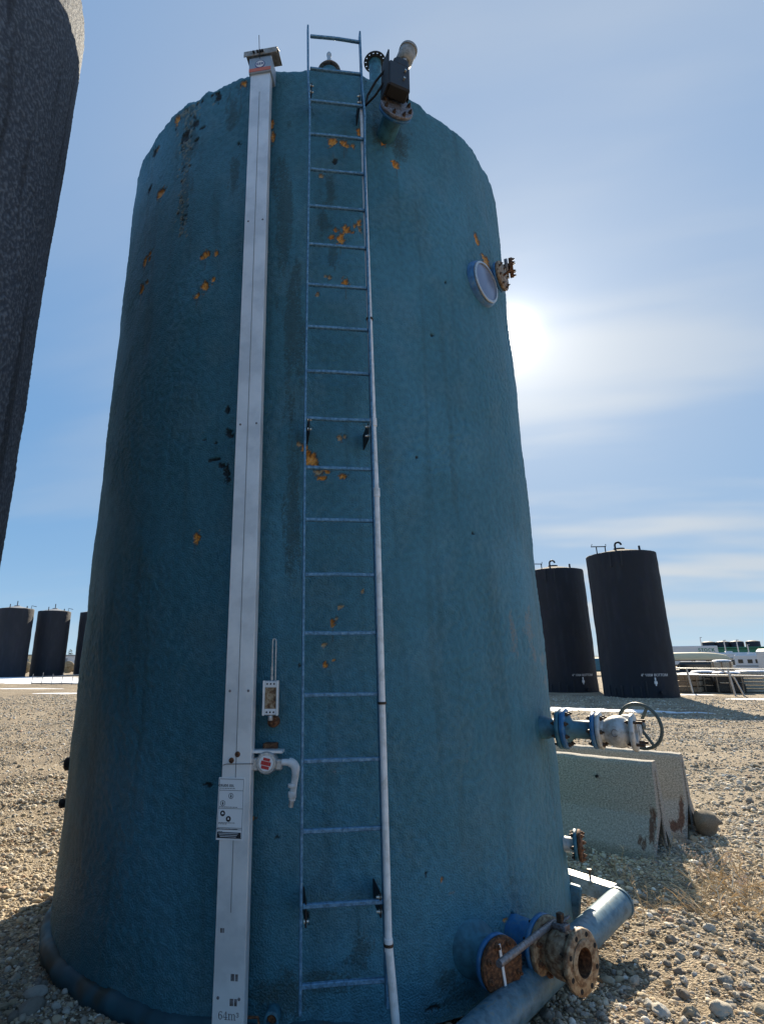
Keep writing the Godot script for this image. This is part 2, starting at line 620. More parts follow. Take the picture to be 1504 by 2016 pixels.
# ---------------------------------------------------------------- ground
func build_ground() -> void:
	var angs := []
	var a := -180.0
	while a < 180.0:
		angs.append(deg_to_rad(a))
		a += 0.32 if absf(a + 0.1) < 58.0 else 6.0
	angs.append(PI)
	var radii := [0.0]
	var r := 0.5
	while r < 6000.0:
		radii.append(r)
		r *= 1.017 if r < 60.0 else 1.08
	var nA := angs.size()
	var v := PackedVector3Array()
	var nn := PackedVector3Array()
	for R in radii:
		for t in angs:
			var x: float = sin(t) * R
			var z: float = -cos(t) * R
			v.append(Vector3(x, gh(x, z), z))
	nn.resize(v.size())
	var ix := PackedInt32Array()
	for i in radii.size() - 1:
		for k in nA - 1:
			var p := i * nA + k
			ix.append_array([p, p + nA, p + nA + 1, p, p + nA + 1, p + 1])
	for i in radii.size():
		for k in nA:
			var p := i * nA + k
			if i == 0 or i == radii.size() - 1:
				nn[p] = Vector3.UP
				continue
			var k0 := maxi(k - 1, 0)
			var k1 := mini(k + 1, nA - 1)
			var d1 := v[p + nA] - v[p - nA]
			var d2 := v[i * nA + k1] - v[i * nA + k0]
			var q := d1.cross(d2).normalized()
			nn[p] = q if q.y > 0 else -q
	var fa := (v[ix[1] + 40 * nA] - v[ix[0] + 40 * nA]).cross(v[ix[2] + 40 * nA] - v[ix[0] + 40 * nA])
	if fa.y > 0.0:   # front faces run clockwise
		ix.reverse()
	var arr := []
	arr.resize(Mesh.ARRAY_MAX)
	arr[Mesh.ARRAY_VERTEX] = v
	arr[Mesh.ARRAY_NORMAL] = nn
	arr[Mesh.ARRAY_INDEX] = ix
	var am := ArrayMesh.new()
	am.add_surface_from_arrays(Mesh.PRIMITIVE_TRIANGLES, arr)
	var o := part(self, "ground", am, M.ground)
	tag(o, "", "", "", "structure")


# ---------------------------------------------------------------- sprayed-foam shells
class Foam:
	var R: float
	var H: float
	var ang: Array
	var rows: Array      # [y, radius offset]
	var d := PackedFloat32Array()
	var c := PackedColorArray()
	var tilted := false

	func build() -> ArrayMesh:
		var nA := ang.size()
		var nR := rows.size()
		var v := PackedVector3Array()
		var nn := PackedVector3Array()
		var uv := PackedVector2Array()
		v.resize(nA * nR)
		nn.resize(nA * nR)
		uv.resize(nA * nR)
		var sn := PackedFloat32Array()
		var cs := PackedFloat32Array()
		for t in ang:
			sn.append(sin(t))
			cs.append(cos(t))
		for j in nR:
			var y: float = rows[j][0]
			var ro: float = R + rows[j][1]
			for k in nA:
				var p := j * nA + k
				var r := ro + d[p]
				v[p] = Vector3(sn[k] * r, y + (d[p] if j > nR - 5 else 0.0), cs[k] * r)
				if tilted and y > H - 0.4:   # the foam rim stands a little higher on its left
					v[p].y += smoothstep(H - 0.4, H - 0.05, y) * (0.05 - 0.13 * smoothstep(0.1, 0.65, ang[k]))
				uv[p] = Vector2(ang[k] * R, y)
		for j in nR:
			var j0 := maxi(j - 1, 0)
			var j1 := mini(j + 1, nR - 1)
			for k in nA:
				var a := v[j * nA + mini(k + 1, nA - 1)] - v[j * nA + maxi(k - 1, 0)]
				var b := v[j1 * nA + k] - v[j0 * nA + k]
				nn[j * nA + k] = a.cross(b).normalized()
		var ix := PackedInt32Array()
		ix.resize((nA - 1) * (nR - 1) * 6)
		var w := 0
		for j in nR - 1:
			for k in nA - 1:
				var p := j * nA + k
				ix[w] = p
				ix[w + 1] = p + nA
				ix[w + 2] = p + nA + 1
				ix[w + 3] = p
				ix[w + 4] = p + nA + 1
				ix[w + 5] = p + 1
				w += 6
		var arr := []
		arr.resize(Mesh.ARRAY_MAX)
		arr[Mesh.ARRAY_VERTEX] = v
		arr[Mesh.ARRAY_NORMAL] = nn
		arr[Mesh.ARRAY_TEX_UV] = uv
		arr[Mesh.ARRAY_COLOR] = c
		arr[Mesh.ARRAY_INDEX] = ix
		var am := ArrayMesh.new()
		am.add_surface_from_arrays(Mesh.PRIMITIVE_TRIANGLES, arr)
		return am


func foam_grid(R: float, H: float, lo: float, from_deg: float, to_deg: float, step_deg: float, dy: float) -> Foam:
	var f := Foam.new()
	f.R = R
	f.H = H
	var a := from_deg
	while a < to_deg:
		f.ang.append(deg_to_rad(a))
		a += step_deg
	a = to_deg
	while a < from_deg + 360.0:
		f.ang.append(deg_to_rad(a))
		a += 5.0
	f.ang.append(deg_to_rad(from_deg + 360.0))
	var y := lo
	while y < H - 0.07:
		f.rows.append([y, 0.0])
		y += dy
	for k in 8:
		var t := k / 7.0 * PI / 2.0
		f.rows.append([H - 0.07 + 0.07 * sin(t), -0.07 + 0.07 * cos(t)])
	f.d.resize(f.ang.size() * f.rows.size())
	f.c.resize(f.d.size())
	return f


# a hole knocked in the foam of the teal tank, given by where the photograph shows it and its half size in pixels
func gouge(f: Foam, px: float, py: float, w: float, h: float, kind := 0, depth := 0.016) -> void:
	var p := on_tank(px, py)
	var a0 := ang_of(p)
	var ma := absf(ang_of(on_tank(px + 1.0, py)) - a0)
	var my := absf(on_tank(px, py + 1.0).y - p.y)
	var ha := maxf(w * ma, 0.0045)
	var hy := maxf(h * my, 0.009)
	var nA := f.ang.size()
	var k0 := maxi(int((a0 - 1.6 * ha - f.ang[0]) / (f.ang[1] - f.ang[0])), 0)
	var k1 := mini(int((a0 + 1.6 * ha - f.ang[0]) / (f.ang[1] - f.ang[0])) + 1, nA - 1)
	var dy: float = f.rows[1][0] - f.rows[0][0]
	var j0 := maxi(int((p.y - 1.6 * hy - f.rows[0][0]) / dy), 0)
	var j1 := mini(int((p.y + 1.6 * hy - f.rows[0][0]) / dy) + 1, f.rows.size() - 9)
	var sd := px * 0.37 + py * 0.11
	if kind == 0 and depth > 0.01 and w > 3.9:   # rust washed down from the hole, in threads
		var run := hy * 4.0 + 0.05
		for j in range(maxi(j0 - int(run / dy), 0), mini(j0 + 2, f.rows.size() - 9)):
			var fall: float = (p.y - hy - f.rows[j][0]) / run
			for k in range(k0, k1 + 1):
				var u: float = (f.ang[k] - a0) / ha
				var th := nf.get_noise_2d(f.ang[k] * 260.0, sd + f.rows[j][0] * 1.5)
				var m := ss(0.05, 0.35, th - 0.5 * absf(u)) * (1.0 if fall < 0.35 + 0.6 * th else 0.0)
				f.c[j * nA + k] = f.c[j * nA + k].lerp(Color(0.085, 0.055, 0.03), 0.5 * m)
	for j in range(j0, j1 + 1):
		for k in range(k0, k1 + 1):
			var u: float = (f.ang[k] - a0) / ha
			var t: float = (f.rows[j][0] - p.y) / hy
			var q := sqrt(u * u + t * t)
			q *= 1.0 + 0.75 * nf.get_noise_3d(u * 0.9, t * 0.9, sd) + 0.25 * nf.get_noise_3d(u * 3.0, t * 3.0, sd)
			var i := j * nA + k
			var g := nf.get_noise_3d(f.ang[k] * 110.0, f.rows[j][0] * 60.0, sd) * 0.5 + 0.5
			if kind == 0 or kind == 2:
				if q < 1.0:
					f.d[i] -= depth * sqrt(1.0 - q * q) * (0.7 + 0.6 * g)
					var c := Color(0.8, 0.36, 0.07).lerp(Color(0.42, 0.15, 0.035), ss(0.45, 0.8, g))
					if kind == 2:
						c = Color(0.55, 0.42, 0.26).lerp(Color(0.4, 0.2, 0.09), ss(0.5, 0.9, g))
					if g < 0.3:
						c = c.lerp(Color(0.85, 0.62, 0.3), 0.7)
					f.c[i] = c.lerp(Color(0.1, 0.045, 0.02), ss(0.72, 1.0, q) * 0.8)
				elif q < 1.3:
					f.d[i] += 0.0025 * (1.3 - q) / 0.3
					f.c[i] = f.c[i].lerp(Color(0.045, 0.04, 0.03), 0.6 * ss(0.3, 0.6, g))
			elif kind == 1:
				if q < 1.0:
					f.d[i] -= depth * (1.0 - q * q)
					f.c[i] = f.c[i].lerp(Color(0.008, 0.01, 0.01), 0.9)
			elif kind == 3:
				if q < 1.0:
					f.d[i] += 0.002
					f.c[i] = f.c[i].lerp(Color(0.22, 0.22, 0.17), 0.75)
			elif kind == 4:   # grime and algae, broken up by its own grain
				if q < 1.25:
					var m := ss(0.38, 0.62, g + 0.35 * (1.0 - q)) * (1.0 - ss(0.75, 1.25, q))
					f.c[i] = f.c[i].lerp(Color(0.024, 0.04, 0.03), 0.55 * m)
			elif kind == 5:   # bare foam scuffed grey-brown
				if q < 1.2:
					var m := ss(0.45, 0.65, g + 0.2 * (1.0 - q)) * (1.0 - ss(0.8, 1.2, q))
					f.c[i] = f.c[i].lerp(Color(0.2, 0.2, 0.19), 0.7 * m)


func teal_shell() -> ArrayMesh:
	var f := foam_grid(TR, TH, 0.02, -105.0, 105.0, 0.26, 0.0085)
	var nA := f.ang.size()
	f.tilted = true
	var n1 := FastNoiseLite.new()
	n1.seed = 21
	n1.frequency = 1.0
	n1.fractal_octaves = 3
	var n2 := FastNoiseLite.new()
	n2.seed = 22
	n2.frequency = 1.0
	n2.fractal_octaves = 2
	for j in f.rows.size():
		var y: float = f.rows[j][0]
		var rim := ss(TH - 0.12, TH - 0.01, y)
		for k in nA:
			var u: float = f.ang[k] * TR
			var i := j * nA + k
			var big := n1.get_noise_2d(u * 1.6, y * 1.3)
			var fine := n2.get_noise_2d(u * 19.0, y * 17.0)
			var rough := 0.35 + 1.3 * ss(-0.35, 0.4, n1.get_noise_2d(u * 0.8 + 200.0, y * 0.8))
			f.d[i] = 0.012 * big + 0.003 * rough * fine + 0.0022 * n1.get_noise_2d(u * 5.0 + 17.0, y * 4.0) + rim * 0.022 * n1.get_noise_2d(u * 5.0, 7.0)
			var streak := n1.get_noise_2d(u * 5.5 + 60.0, y * 0.35)
			var patch := n1.get_noise_2d(u * 0.9 + 30.0, y * 0.7)
			var c := Color(0.045, 0.172, 0.232)
			c = c.lerp(Color(0.068, 0.232, 0.322), ss(-0.1, 0.5, patch) * 0.6)
			c = c.lerp(Color(0.03, 0.075, 0.085), ss(0.15, 0.6, streak) * 0.3)
			c = c.lerp(Color(0.08, 0.22, 0.29), ss(0.2, 0.6, -streak) * 0.2)
			c = c.lerp(Color(0.12, 0.2, 0.22), ss(0.1, 0.45, n1.get_noise_2d(u * 2.3 + 90.0, y * 1.7) + 0.35 * fine) * 0.2)
			c *= 1.0 + 0.2 * fine
			f.c[i] = c
	# grime, lichen and bare patches
	for q in [[770, 258, 26, 26, 4], [790, 290, 16, 30, 4], [745, 262, 14, 22, 4], [458, 225, 12, 34, 4], [462, 345, 10, 40, 4], [560, 420, 22, 120, 4], [575, 640, 20, 130, 4], [370, 215, 20, 30, 4], [372, 280, 16, 44, 4], [365, 380, 12, 60, 4], [575, 1000, 16, 150, 4],
			[640, 1935, 60, 26, 4], [710, 1870, 22, 40, 4], [520, 1960, 34, 26, 4], [905, 1960, 36, 16, 4], [880, 1930, 24, 20, 4], [430, 1930, 8, 40, 4], [565, 1960, 40, 40, 4], [940, 1890, 20, 30, 4],
			[650, 380, 10, 40, 4], [655, 500, 10, 30, 4], [640, 440, 16, 20, 4], [605, 850, 8, 16, 4], [722, 842, 8, 12, 4], [1040, 1240, 8, 40, 5], [1010, 1250, 6, 50, 5], [1070, 1300, 4, 14, 5], [1075, 1340, 3, 14, 5], [1050, 1290, 4, 16, 5]]:
		gouge(f, q[0], q[1], q[2], q[3], q[4])
	for k in 190:
		var t := rng.randf()
		var x := lerpf(384.0, 357.0, pow(t, 0.6)) + rng.randfn(0.0, lerpf(9.0, 4.0, t))
		gouge(f, x, lerpf(195.0, 470.0, t * t * 0.4 + t * 0.6), rng.randf_range(1.0, 2.6), rng.randf_range(1.0, 2.8), 3 if rng.randf() < 0.8 else 1, 0.008)
	# holes in the foam
	for q in [[654, 281, 8, 8, 0], [676, 282, 6, 5, 0], [682, 287, 5, 4, 0], [695, 287, 3.5, 3.5, 0], [755, 280, 4.5, 5, 0], [779, 325, 5, 7, 0], [775, 319, 4, 3, 0], [660, 319, 5, 5, 1], [633, 347, 4, 4, 2],
			[671, 470, 7, 10, 0], [682, 452, 6.5, 7, 0], [661, 453, 4, 4, 0], [653, 466, 5, 5, 0], [707, 439, 4, 7, 0], [698, 444, 3, 3.5, 0], [695, 458, 3, 2, 0], [709, 452, 2.5, 4, 2], [649, 546, 3, 4.5, 2], [641, 544, 1.5, 2, 2], [681, 555, 6, 7, 0], [625, 580, 3, 4, 2],
			[939, 470, 4, 8, 0], [958, 517, 6, 12, 0], [600, 881, 5, 7, 0], [589, 875, 4, 4, 2], [606, 892, 4, 6, 0], [614, 904, 11, 12, 0], [622, 914, 5, 4, 0], [628, 929, 8, 5, 2], [645, 927, 6, 4, 0], [634, 941, 9, 4, 0], [675, 937, 7, 5, 0], [669, 863, 4, 6, 2], [679, 860, 2.2, 5, 2],
			[481, 168, 6, 11, 0], [487, 160, 4, 6, 0], [350, 246, 4, 6, 0], [391, 192, 4, 6, 0], [318, 382, 6, 9, 0], [296, 372, 4, 7, 1], [406, 502, 8, 7, 0], [397, 507, 4, 4, 0], [426, 500, 3.5, 5, 0], [285, 516, 4, 8, 0], [295, 500, 3, 4, 0], [295, 510, 2.5, 3, 0], [290, 556, 2, 4.5, 2], [279, 570, 4, 8, 0],
			[405, 564, 7, 9, 0], [420, 550, 3.5, 4, 0], [389, 583, 5.5, 5, 0], [428, 192, 4, 5, 1], [430, 200, 6, 7, 1], [418, 196, 3, 3, 1], [420, 212, 3, 3, 3], [470, 282, 3, 4, 1], [388, 275, 5, 4, 1], [386, 246, 5, 6, 1], [366, 270, 8, 9, 1], [400, 252, 5, 3, 1],
			[304, 305, 4, 6, 1], [310, 299, 3, 3, 2], [535, 243, 4, 8, 0], [537, 268, 4, 11, 0], [388, 1060, 6, 9, 0], [714, 1165, 2.5, 3, 2], [669, 1196, 5, 4, 2], [655, 1228, 4, 7, 0], [662, 1218, 3, 3, 2], [638, 1270, 5, 2.5, 2], [640, 1308, 3.5, 6, 0], [657, 1300, 2, 3, 0],
			[718, 156, 6, 7, 0], [707, 262, 4, 7, 0], [447, 806, 5, 9, 1], [450, 850, 6, 7, 1], [456, 858, 6, 4, 1], [420, 905, 14, 3, 1], [437, 917, 7, 5, 1], [447, 930, 5, 14, 1], [449, 945, 4, 7, 1], [425, 872, 4, 2.5, 1], [403, 866, 3, 2, 1],
			[410, 1545, 8, 3, 1], [495, 1612, 6, 3, 0], [590, 1310, 2, 3, 1], [870, 1733, 3, 3, 0], [992, 1811, 3.5, 4, 0], [855, 1985, 12, 5, 1], [838, 1720, 2, 4, 1], [890, 1760, 7, 1.5, 5], [545, 1650, 2, 2, 1], [660, 1520, 2, 2, 5], [920, 1500, 2, 3, 5], [850, 660, 3, 2, 1], [877, 556, 2, 2, 1], [820, 900, 2, 2, 1], [930, 1050, 2, 3, 1],
			[1013, 1820, 14, 6, 1], [1006, 1812, 4, 12, 1], [497, 1470, 3, 9, 1], [755, 1790, 7, 14, 1], [604, 1808, 5, 12, 1]]:
		gouge(f, q[0], q[1], q[2], q[3], q[4])
	return f.build()


func lumpy_ring(R: float, r: float, y: float, a0: float, a1: float, sd: float) -> ArrayMesh:
	var n := int(absf(a1 - a0) / deg_to_rad(0.5))
	var seg := 26
	var b := MB.new()
	var pts := []
	var rad := []
	for k in n + 1:
		var a := lerpf(a0, a1, float(k) / n)
		var e := minf(minf(k, n - k) / 24.0, 1.0)
		var q := R + 0.02 * nf.get_noise_2d(a * 3.0, sd)
		pts.append(Vector3(sin(a) * q, y + 0.012 * nf.get_noise_2d(a * 5.0, sd + 4.0), cos(a) * q))
		rad.append((0.25 + 0.75 * e) * r * (1.0 + 0.18 * nf.get_noise_2d(a * 6.0, sd + 9.0)))
	b.tube(pts, rad, seg, false)
	var cols := []
	for i in b.v.size():
		var p := b.v[i]
		var f := nf.get_noise_3dv(p * 7.0)
		b.v[i] = p + b.n[i] * (0.012 * f + 0.006 * nf.get_noise_3dv(p * 30.0))
		var c := Color(0.028, 0.085, 0.115).lerp(Color(0.05, 0.058, 0.05), ss(0.0, 0.45, nf.get_noise_3dv(p * 4.0 + Vector3(9, 0, 0))))
		cols.append(c * (1.0 + 0.5 * f))
		b.uv[i] = Vector2(float(i / seg) * deg_to_rad(0.5) * R, float(i % seg) / seg * TAU * r)
	return coloured(b, cols)


func bolts(parent: Node, t: Transform3D, origin: Vector3, n: int, circle: float, y: float, size: float, m: Material, phase := 0.0, mb: Mesh = null) -> void:
	var b: Mesh = mb
	if b == null:
		b = MB.new().lathe([Vector2(0, 0), Vector2(size, 0), Vector2(size, size * 0.95), Vector2(size * 0.86, size * 1.1), Vector2(size * 0.5, size * 1.1), Vector2(size * 0.5, size * 1.9), Vector2(0, size * 1.95)], 6).mesh()
	for k in n:
		var a := TAU * (k + phase) / n
		var o := MeshInstance3D.new()
		o.name = "bolt"
		o.mesh = b
		o.material_override = m
		parent.add_child(o, true)
		o.transform = Transform3D(t.basis, t * Vector3(sin(a) * circle, y, cos(a) * circle) - origin)


func lettering(parent: Node, words: String, height: float, t: Transform3D, m: Material, called := "lettering", serif := false, bold := false) -> MeshInstance3D:
	var tm := TextMesh.new()
	var f := SystemFont.new()
	f.font_names = PackedStringArray(["Droid Serif" if serif else "Droid Sans"])
	f.font_weight = 700 if bold else 400
	tm.font = f
	tm.text = words
	tm.font_size = 32
	tm.pixel_size = height / 24.0
	tm.depth = 0.0012
	tm.curve_step = 1.0
	var o := MeshInstance3D.new()
	o.name = called
	o.mesh = tm
	o.material_override = m
	parent.add_child(o, true)
	o.transform = t
	return o


# ---------------------------------------------------------------- the teal tank
func build_main_tank() -> void:
	var T := thing("storage_tank", TC, "tall teal foam-coated storage tank with ladder, gauge board and rusty foam holes", "tank")
	part(T, "shell", teal_shell(), M.foam)
	# roof and floor
	var b := MB.new()
	b.lathe([Vector2(TR - 0.05, TH - 0.13), Vector2(TR - 0.3, TH - 0.02), Vector2(0.9, TH + 0.1), Vector2(0.0, TH + 0.2)], 72)
	part(T, "roof", b, M.teal)
	b = MB.new()
	b.lathe([Vector2(0, 0.05), Vector2(TR - 0.02, 0.05), Vector2(TR - 0.02, 0.09), Vector2(0, 0.09)], 72)
	part(T, "floor_plate", b, M.hole)
	part(T, "base_lip", lumpy_ring(TR - 0.005, 0.06, 0.03, deg_to_rad(-125), deg_to_rad(14), 2.0), M.foam, "rounded foam lip round the foot of the tank")
	build_ladder(T)
	build_gauge(T)
	build_instruments(T)
	build_top(T)
	build_side_fittings(T)
	build_low_fittings(T)
	build_skid(T)


func build_ladder(T: Node3D) -> void:
	var L := sub(T, "ladder")
	var pl := Vector2(-0.2057, -3.0423)
	var pr := Vector2(0.1801, -3.0902)
	var along := Vector3(pr.x - pl.x, 0, pr.y - pl.y).normalized()
	var out := along.cross(Vector3.UP)
	for s in 2:
		var p := pl if s == 0 else pr
		var sg := -1.0 if s == 0 else 1.0
		var pts := [Vector3(p.x, 0.21, p.y), Vector3(p.x + sg * 0.002, 2.98, p.y), Vector3(p.x - sg * 0.004 + 0.006, 4.98, p.y), Vector3(p.x + 0.012, 5.38, p.y), Vector3(p.x - 0.002, 5.7, p.y), Vector3(p.x - 0.008, 6.2, p.y)]
		b_rail(L, pts, along)
	for k in 20:
		var y := 0.2275 + DY + 0.3048 * k
		if k == 19:
			y = 6.035 + DY
		var bend := 0.006 if k > 15 else 0.0
		var a := Vector3(pl.x + 0.006 + bend, y, pl.y)
		var c := Vector3(pr.x - 0.006 + bend, y, pr.y)
		var mid := (a + c) / 2.0 + Vector3(0, 0.008 if k == 19 else rng.randf_range(-0.004, 0.004), 0)
		var b := MB.new(TC)
		b.bar([a, mid, c], 0.022, 0.02, out)
		part(L, "rung", b, M.ladder)
	# clips that hold the rails to the wall
	for q in [[5.52, 0], [5.47, 1], [2.93, 0], [2.90, 1], [0.50, 0], [0.52, 1]]:
		var p := pl if q[1] == 0 else pr
		var sg := 1.0 if q[1] == 0 else -1.0
		var y: float = q[0] + DY
		var c := Vector3(p.x, y, p.y)
		var to_wall := Vector3(TC.x - p.x, 0, TC.z - p.y).normalized()
		var b := MB.new(TC)
		b.at(Transform3D(Basis(along, Vector3.UP, out), c + to_wall * 0.1 + along * sg * 0.011))
		b.box(Vector3.ZERO, Vector3(0.008, 0.1, 0.22), 0.002)
		part(L, "bracket", b, M.black)
		for e in [-0.028, 0.03]:
			b = MB.new(TC)
			var ax := along * sg
			b.at(Transform3D(Basis(out, ax, out.cross(ax)), c + Vector3(0, e, 0) + ax * 0.013))
			b.cyl(0.011, 0.0, 0.012, 6)
			b.cyl(0.006, 0.012, 0.024, 8)
			part(L, "bolt", b, M.zinc)
	# pale conduit tied to the right rail
	var C := sub(T, "conduit")
	var p0 := on_tank(712, 203, TR + 0.13)
	var p1 := on_tank(735, 832, TR + 0.175)
	var p2 := on_tank(741, 970, TR + 0.185)
	var p3 := on_tank(765, 1860, TR + 0.2)
	var p4 := on_tank(787, 2100, TR + 0.2)
	for seg in [[p0, p1, 0.0165], [p1, p2, 0.0155], [p2, p3, 0.017], [p3, p4, 0.019]]:
		var b := MB.new(TC)
		b.tube([seg[0], seg[1]], seg[2], 14)
		part(C, "pipe", b, M.white)
	for q in [p1, p2, p3]:
		var dir: Vector3 = (p0 - p4).normalized()
		var b := MB.new(TC)
		b.tube([q - dir * 0.025, q + dir * 0.025], 0.0205, 14)
		part(C, "coupling", b, M.white)
	for py in [1860.0, 1480.0, 640.0]:
		var q := p3.lerp(p4, 0.0) if py > 1800 else (p2.lerp(p3, 0.52) if py > 1000 else p0.lerp(p1, 0.72))
		var b := MB.new(TC)
		b.tube([q + Vector3(0, 0.006, 0), q - Vector3(0, 0.006, 0)], 0.0225, 12)
		part(C, "tie", b, M.bolt)


func b_rail(L: Node3D, pts: Array, along: Vector3) -> void:
	var b := MB.new(TC)
	b.bar(pts, 0.013, 0.05, along)
	part(L, "rail", b, M.ladder)


func build_gauge(T: Node3D) -> void:
	# the aluminium gauge channel standing off the wall, slightly out of plumb
	var G := sub(T, "gauge_board")
	var lo := (on_tank(415, 2010, TR + 0.17) + on_tank(482, 2010, TR + 0.17)) / 2.0
	var hi := (on_tank(492, 145, TR + 0.17) + on_tank(534, 145, TR + 0.17)) / 2.0
	var y := (hi - lo).normalized()
	lo -= y * (lo.y - 0.0) / y.y
	var len := hi.distance_to(lo)
	var xx := (on_tank(482, 2010, TR + 0.17) - on_tank(415, 2010, TR + 0.17)).normalized()
	var z := xx.cross(y).normalized()
	xx = y.cross(z).normalized()
	var fr := Transform3D(Basis(xx, y, z), lo)     # local z out of the board's face
	var w := 0.146
	var b := MB.new(TC)
	b.at(fr)
	b.box(Vector3(0, len / 2, -0.004), Vector3(w, len, 0.008), 0.0015)
	part(G, "front_plate", b, M.alu)
	for s in [-1.0, 1.0]:
		b = MB.new(TC)
		b.at(fr)
		b.box(Vector3(s * (w / 2 - 0.004), len / 2, -0.034), Vector3(0.008, len, 0.05), 0.0015)
		part(G, "side_flange", b, M.alu)
	b = MB.new(TC)
	b.at(fr)
	b.box(Vector3(-0.002, len * 0.535, 0.0008), Vector3(0.004, len * 0.87, 0.0016), 0.0)
	part(G, "scribed_line", b, M.far_grey)
	for py in [437.0, 835.0, 1360.0, 1968.0]:
		var yy := (on_tank(480, py, TR + 0.17) - lo).dot(y)
		for s in [-0.048, 0.05]:
			b = MB.new(TC)
			b.at(Transform3D(Basis(xx, z, xx.cross(z)), fr * Vector3(s, yy, 0)))
			b.lathe([Vector2(0.0065, -0.001), Vector2(0.0065, 0.002), Vector2(0.004, 0.004), Vector2(0, 0.0045)], 10)
			part(G, "screw", b, M.steel)
	for q in [[456, 1497, 0.013], [468, 1485, 0.0135]]:
		var p := fr.affine_inverse() * on_tank(q[0], q[1], TR + 0.17)
		b = MB.new(TC)
		b.at(Transform3D(Basis(xx, z, xx.cross(z)), fr * Vector3(p.x, p.y, 0)))
		b.lathe([Vector2(q[2], -0.001), Vector2(q[2], 0.004), Vector2(q[2] * 0.8, 0.008), Vector2(q[2] * 0.35, 0.009), Vector2(0, 0.006)], 14)
		part(G, "knob", b, M.rust)
	# wall brackets behind the channel
	for yy in [1.15, 3.2, 5.3]:
		b = MB.new(TC)
		b.at(fr)
		b.box(Vector3(0, yy, -0.13), Vector3(0.05, 0.05, 0.17), 0.003)
		part(G, "bracket", b, M.rust)
	# pointer wire
	b = MB.new(TC)
	var w0 := fr.affine_inverse() * on_tank(440, 1506, TR + 0.17)
	var w1 := fr.affine_inverse() * on_tank(500, 1503, TR + 0.17)
	b.at(fr)
	b.tube([Vector3(w0.x, w0.y, 0.006), Vector3(w0.x + 0.02, w0.y + 0.006, 0.012), Vector3(w1.x, w1.y, 0.012)], 0.0018, 6)
	part(G, "pointer_wire", b, M.bolt)
	# placard
	var pc := fr.affine_inverse() * ((on_tank(434, 1530, TR + 0.17) + on_tank(476, 1655, TR + 0.17)) / 2.0)
	var pf := fr * Transform3D(Basis(Vector3(0, 0, 1), -0.012), Vector3(pc.x, pc.y, 0.0))
	var ph := 0.272
	var pw := 0.132
	b = MB.new(TC)
	b.at(pf)
	b.box(Vector3(0, 0, 0.0025), Vector3(pw, ph, 0.003), 0.0)
	part(G, "placard", b, M.placard, "white safety placard with black symbols")
	b = MB.new(TC)
	b.at(pf)
	var zt := 0.0045
	for yl in [0.129, 0.079, 0.0, -0.083, -0.09, -0.127]:   # ruled lines
		b.box(Vector3(0, yl, zt), Vector3(pw * 0.93, 0.0016, 0.0008))
	for s in [-1, 1]:
		b.box(Vector3(s * pw * 0.465, 0.0, zt), Vector3(0.0012, 0.255, 0.0008))
	b.box(Vector3(-0.002, -0.114, zt), Vector3(pw * 0.9, 0.024, 0.0008))
	for ln in [[0.088, 0.07], [0.006, 0.09], [-0.062, 0.08], [-0.067, 0.04], [-0.1, 0.02]]:   # lines of fine print
		var cx: float = -pw * 0.43
		while cx < -pw * 0.43 + ln[1]:
			var ww := rng.randf_range(0.004, 0.012)
			b.box(Vector3(cx + ww / 2, ln[0], zt), Vector3(ww, 0.0022, 0.0008))
			cx += ww + 0.0022
	for q in [[0.0, 0.055, 0], [-0.04, 0.022, 0], [-0.038, -0.022, 1], [-0.008, -0.045, 1]]:   # hazard symbols
		var t := pf * Transform3D(Basis(Vector3(1, 0, 0), Vector3(0, 0, 1), Vector3(0, -1, 0)), Vector3(q[0], q[1], zt))
		b.at(t)
		if q[2] == 0:
			b.ring(0.0105, 0.0125, 0, 0.0009, 20, 0.0002)
			b.at(pf)
			b.box(Vector3(q[0], q[1] - 0.002, zt), Vector3(0.006, 0.009, 0.0008))
			b.box(Vector3(q[0], q[1] + 0.004, zt), Vector3(0.003, 0.006, 0.0008))
		else:
			b.cyl(0.0125, 0, 0.0009, 20)
		b.at(pf)
	part(G, "placard_print", b, M.ink).set_meta("kind", "stuff")
	b = MB.new(TC)
	b.at(pf)
	for q in [[-0.038, -0.022, 0.011], [-0.008, -0.045, 0.009]]:
		b.box(Vector3(q[0], q[1], zt + 0.001), Vector3(q[2], 0.006, 0.0008))
		b.box(Vector3(q[0], q[1] + 0.004, zt + 0.001), Vector3(q[2] * 0.5, 0.004, 0.0008))
	for k in 3:
		b.box(Vector3(-0.006, -0.107 - 0.007 * k, zt + 0.001), Vector3(0.1 - 0.01 * k, 0.0018, 0.0008))
	part(G, "placard_print", b, M.placard).set_meta("kind", "stuff")
	lettering(G, "CRUDE OIL", 0.0115, Transform3D(pf.basis, pf * Vector3(-0.026, 0.1, zt) - TC), M.ink, "lettering", false, true)
	lettering(G, "KNOW YOU CAN STAY CONTENT", 0.0052, Transform3D(pf.basis, pf * Vector3(-0.012, -0.089, zt) - TC), M.ink, "lettering", false, true)
	# volume figures stencilled near the foot
	var fg := fr.affine_inverse() * on_tank(450, 2001, TR + 0.17)
	lettering(G, "64m³", 0.03, Transform3D(fr.basis, fr * Vector3(fg.x, fg.y, 0.0005) - TC), M.steel, "lettering", true)
	for q in [[462, 1925, 0.036, 0.026], [460, 1974, 0.036, 0.026], [438, 1832, 0.02, 0.018]]:
		b = MB.new(TC)
		b.at(fr)
		var p := fr.affine_inverse() * on_tank(q[0], q[1], TR + 0.17)
		b.box(Vector3(p.x - q[2] * 0.26, p.y, 0.0006), Vector3(q[2] * 0.46, q[3], 0.0012))
		b.box(Vector3(p.x + q[2] * 0.26, p.y, 0.0006), Vector3(q[2] * 0.36, q[3], 0.0012))
		part(G, "figure_mark", b, M.steel)
	# head box on top of the board
	var H := sub(T, "gauge_head")
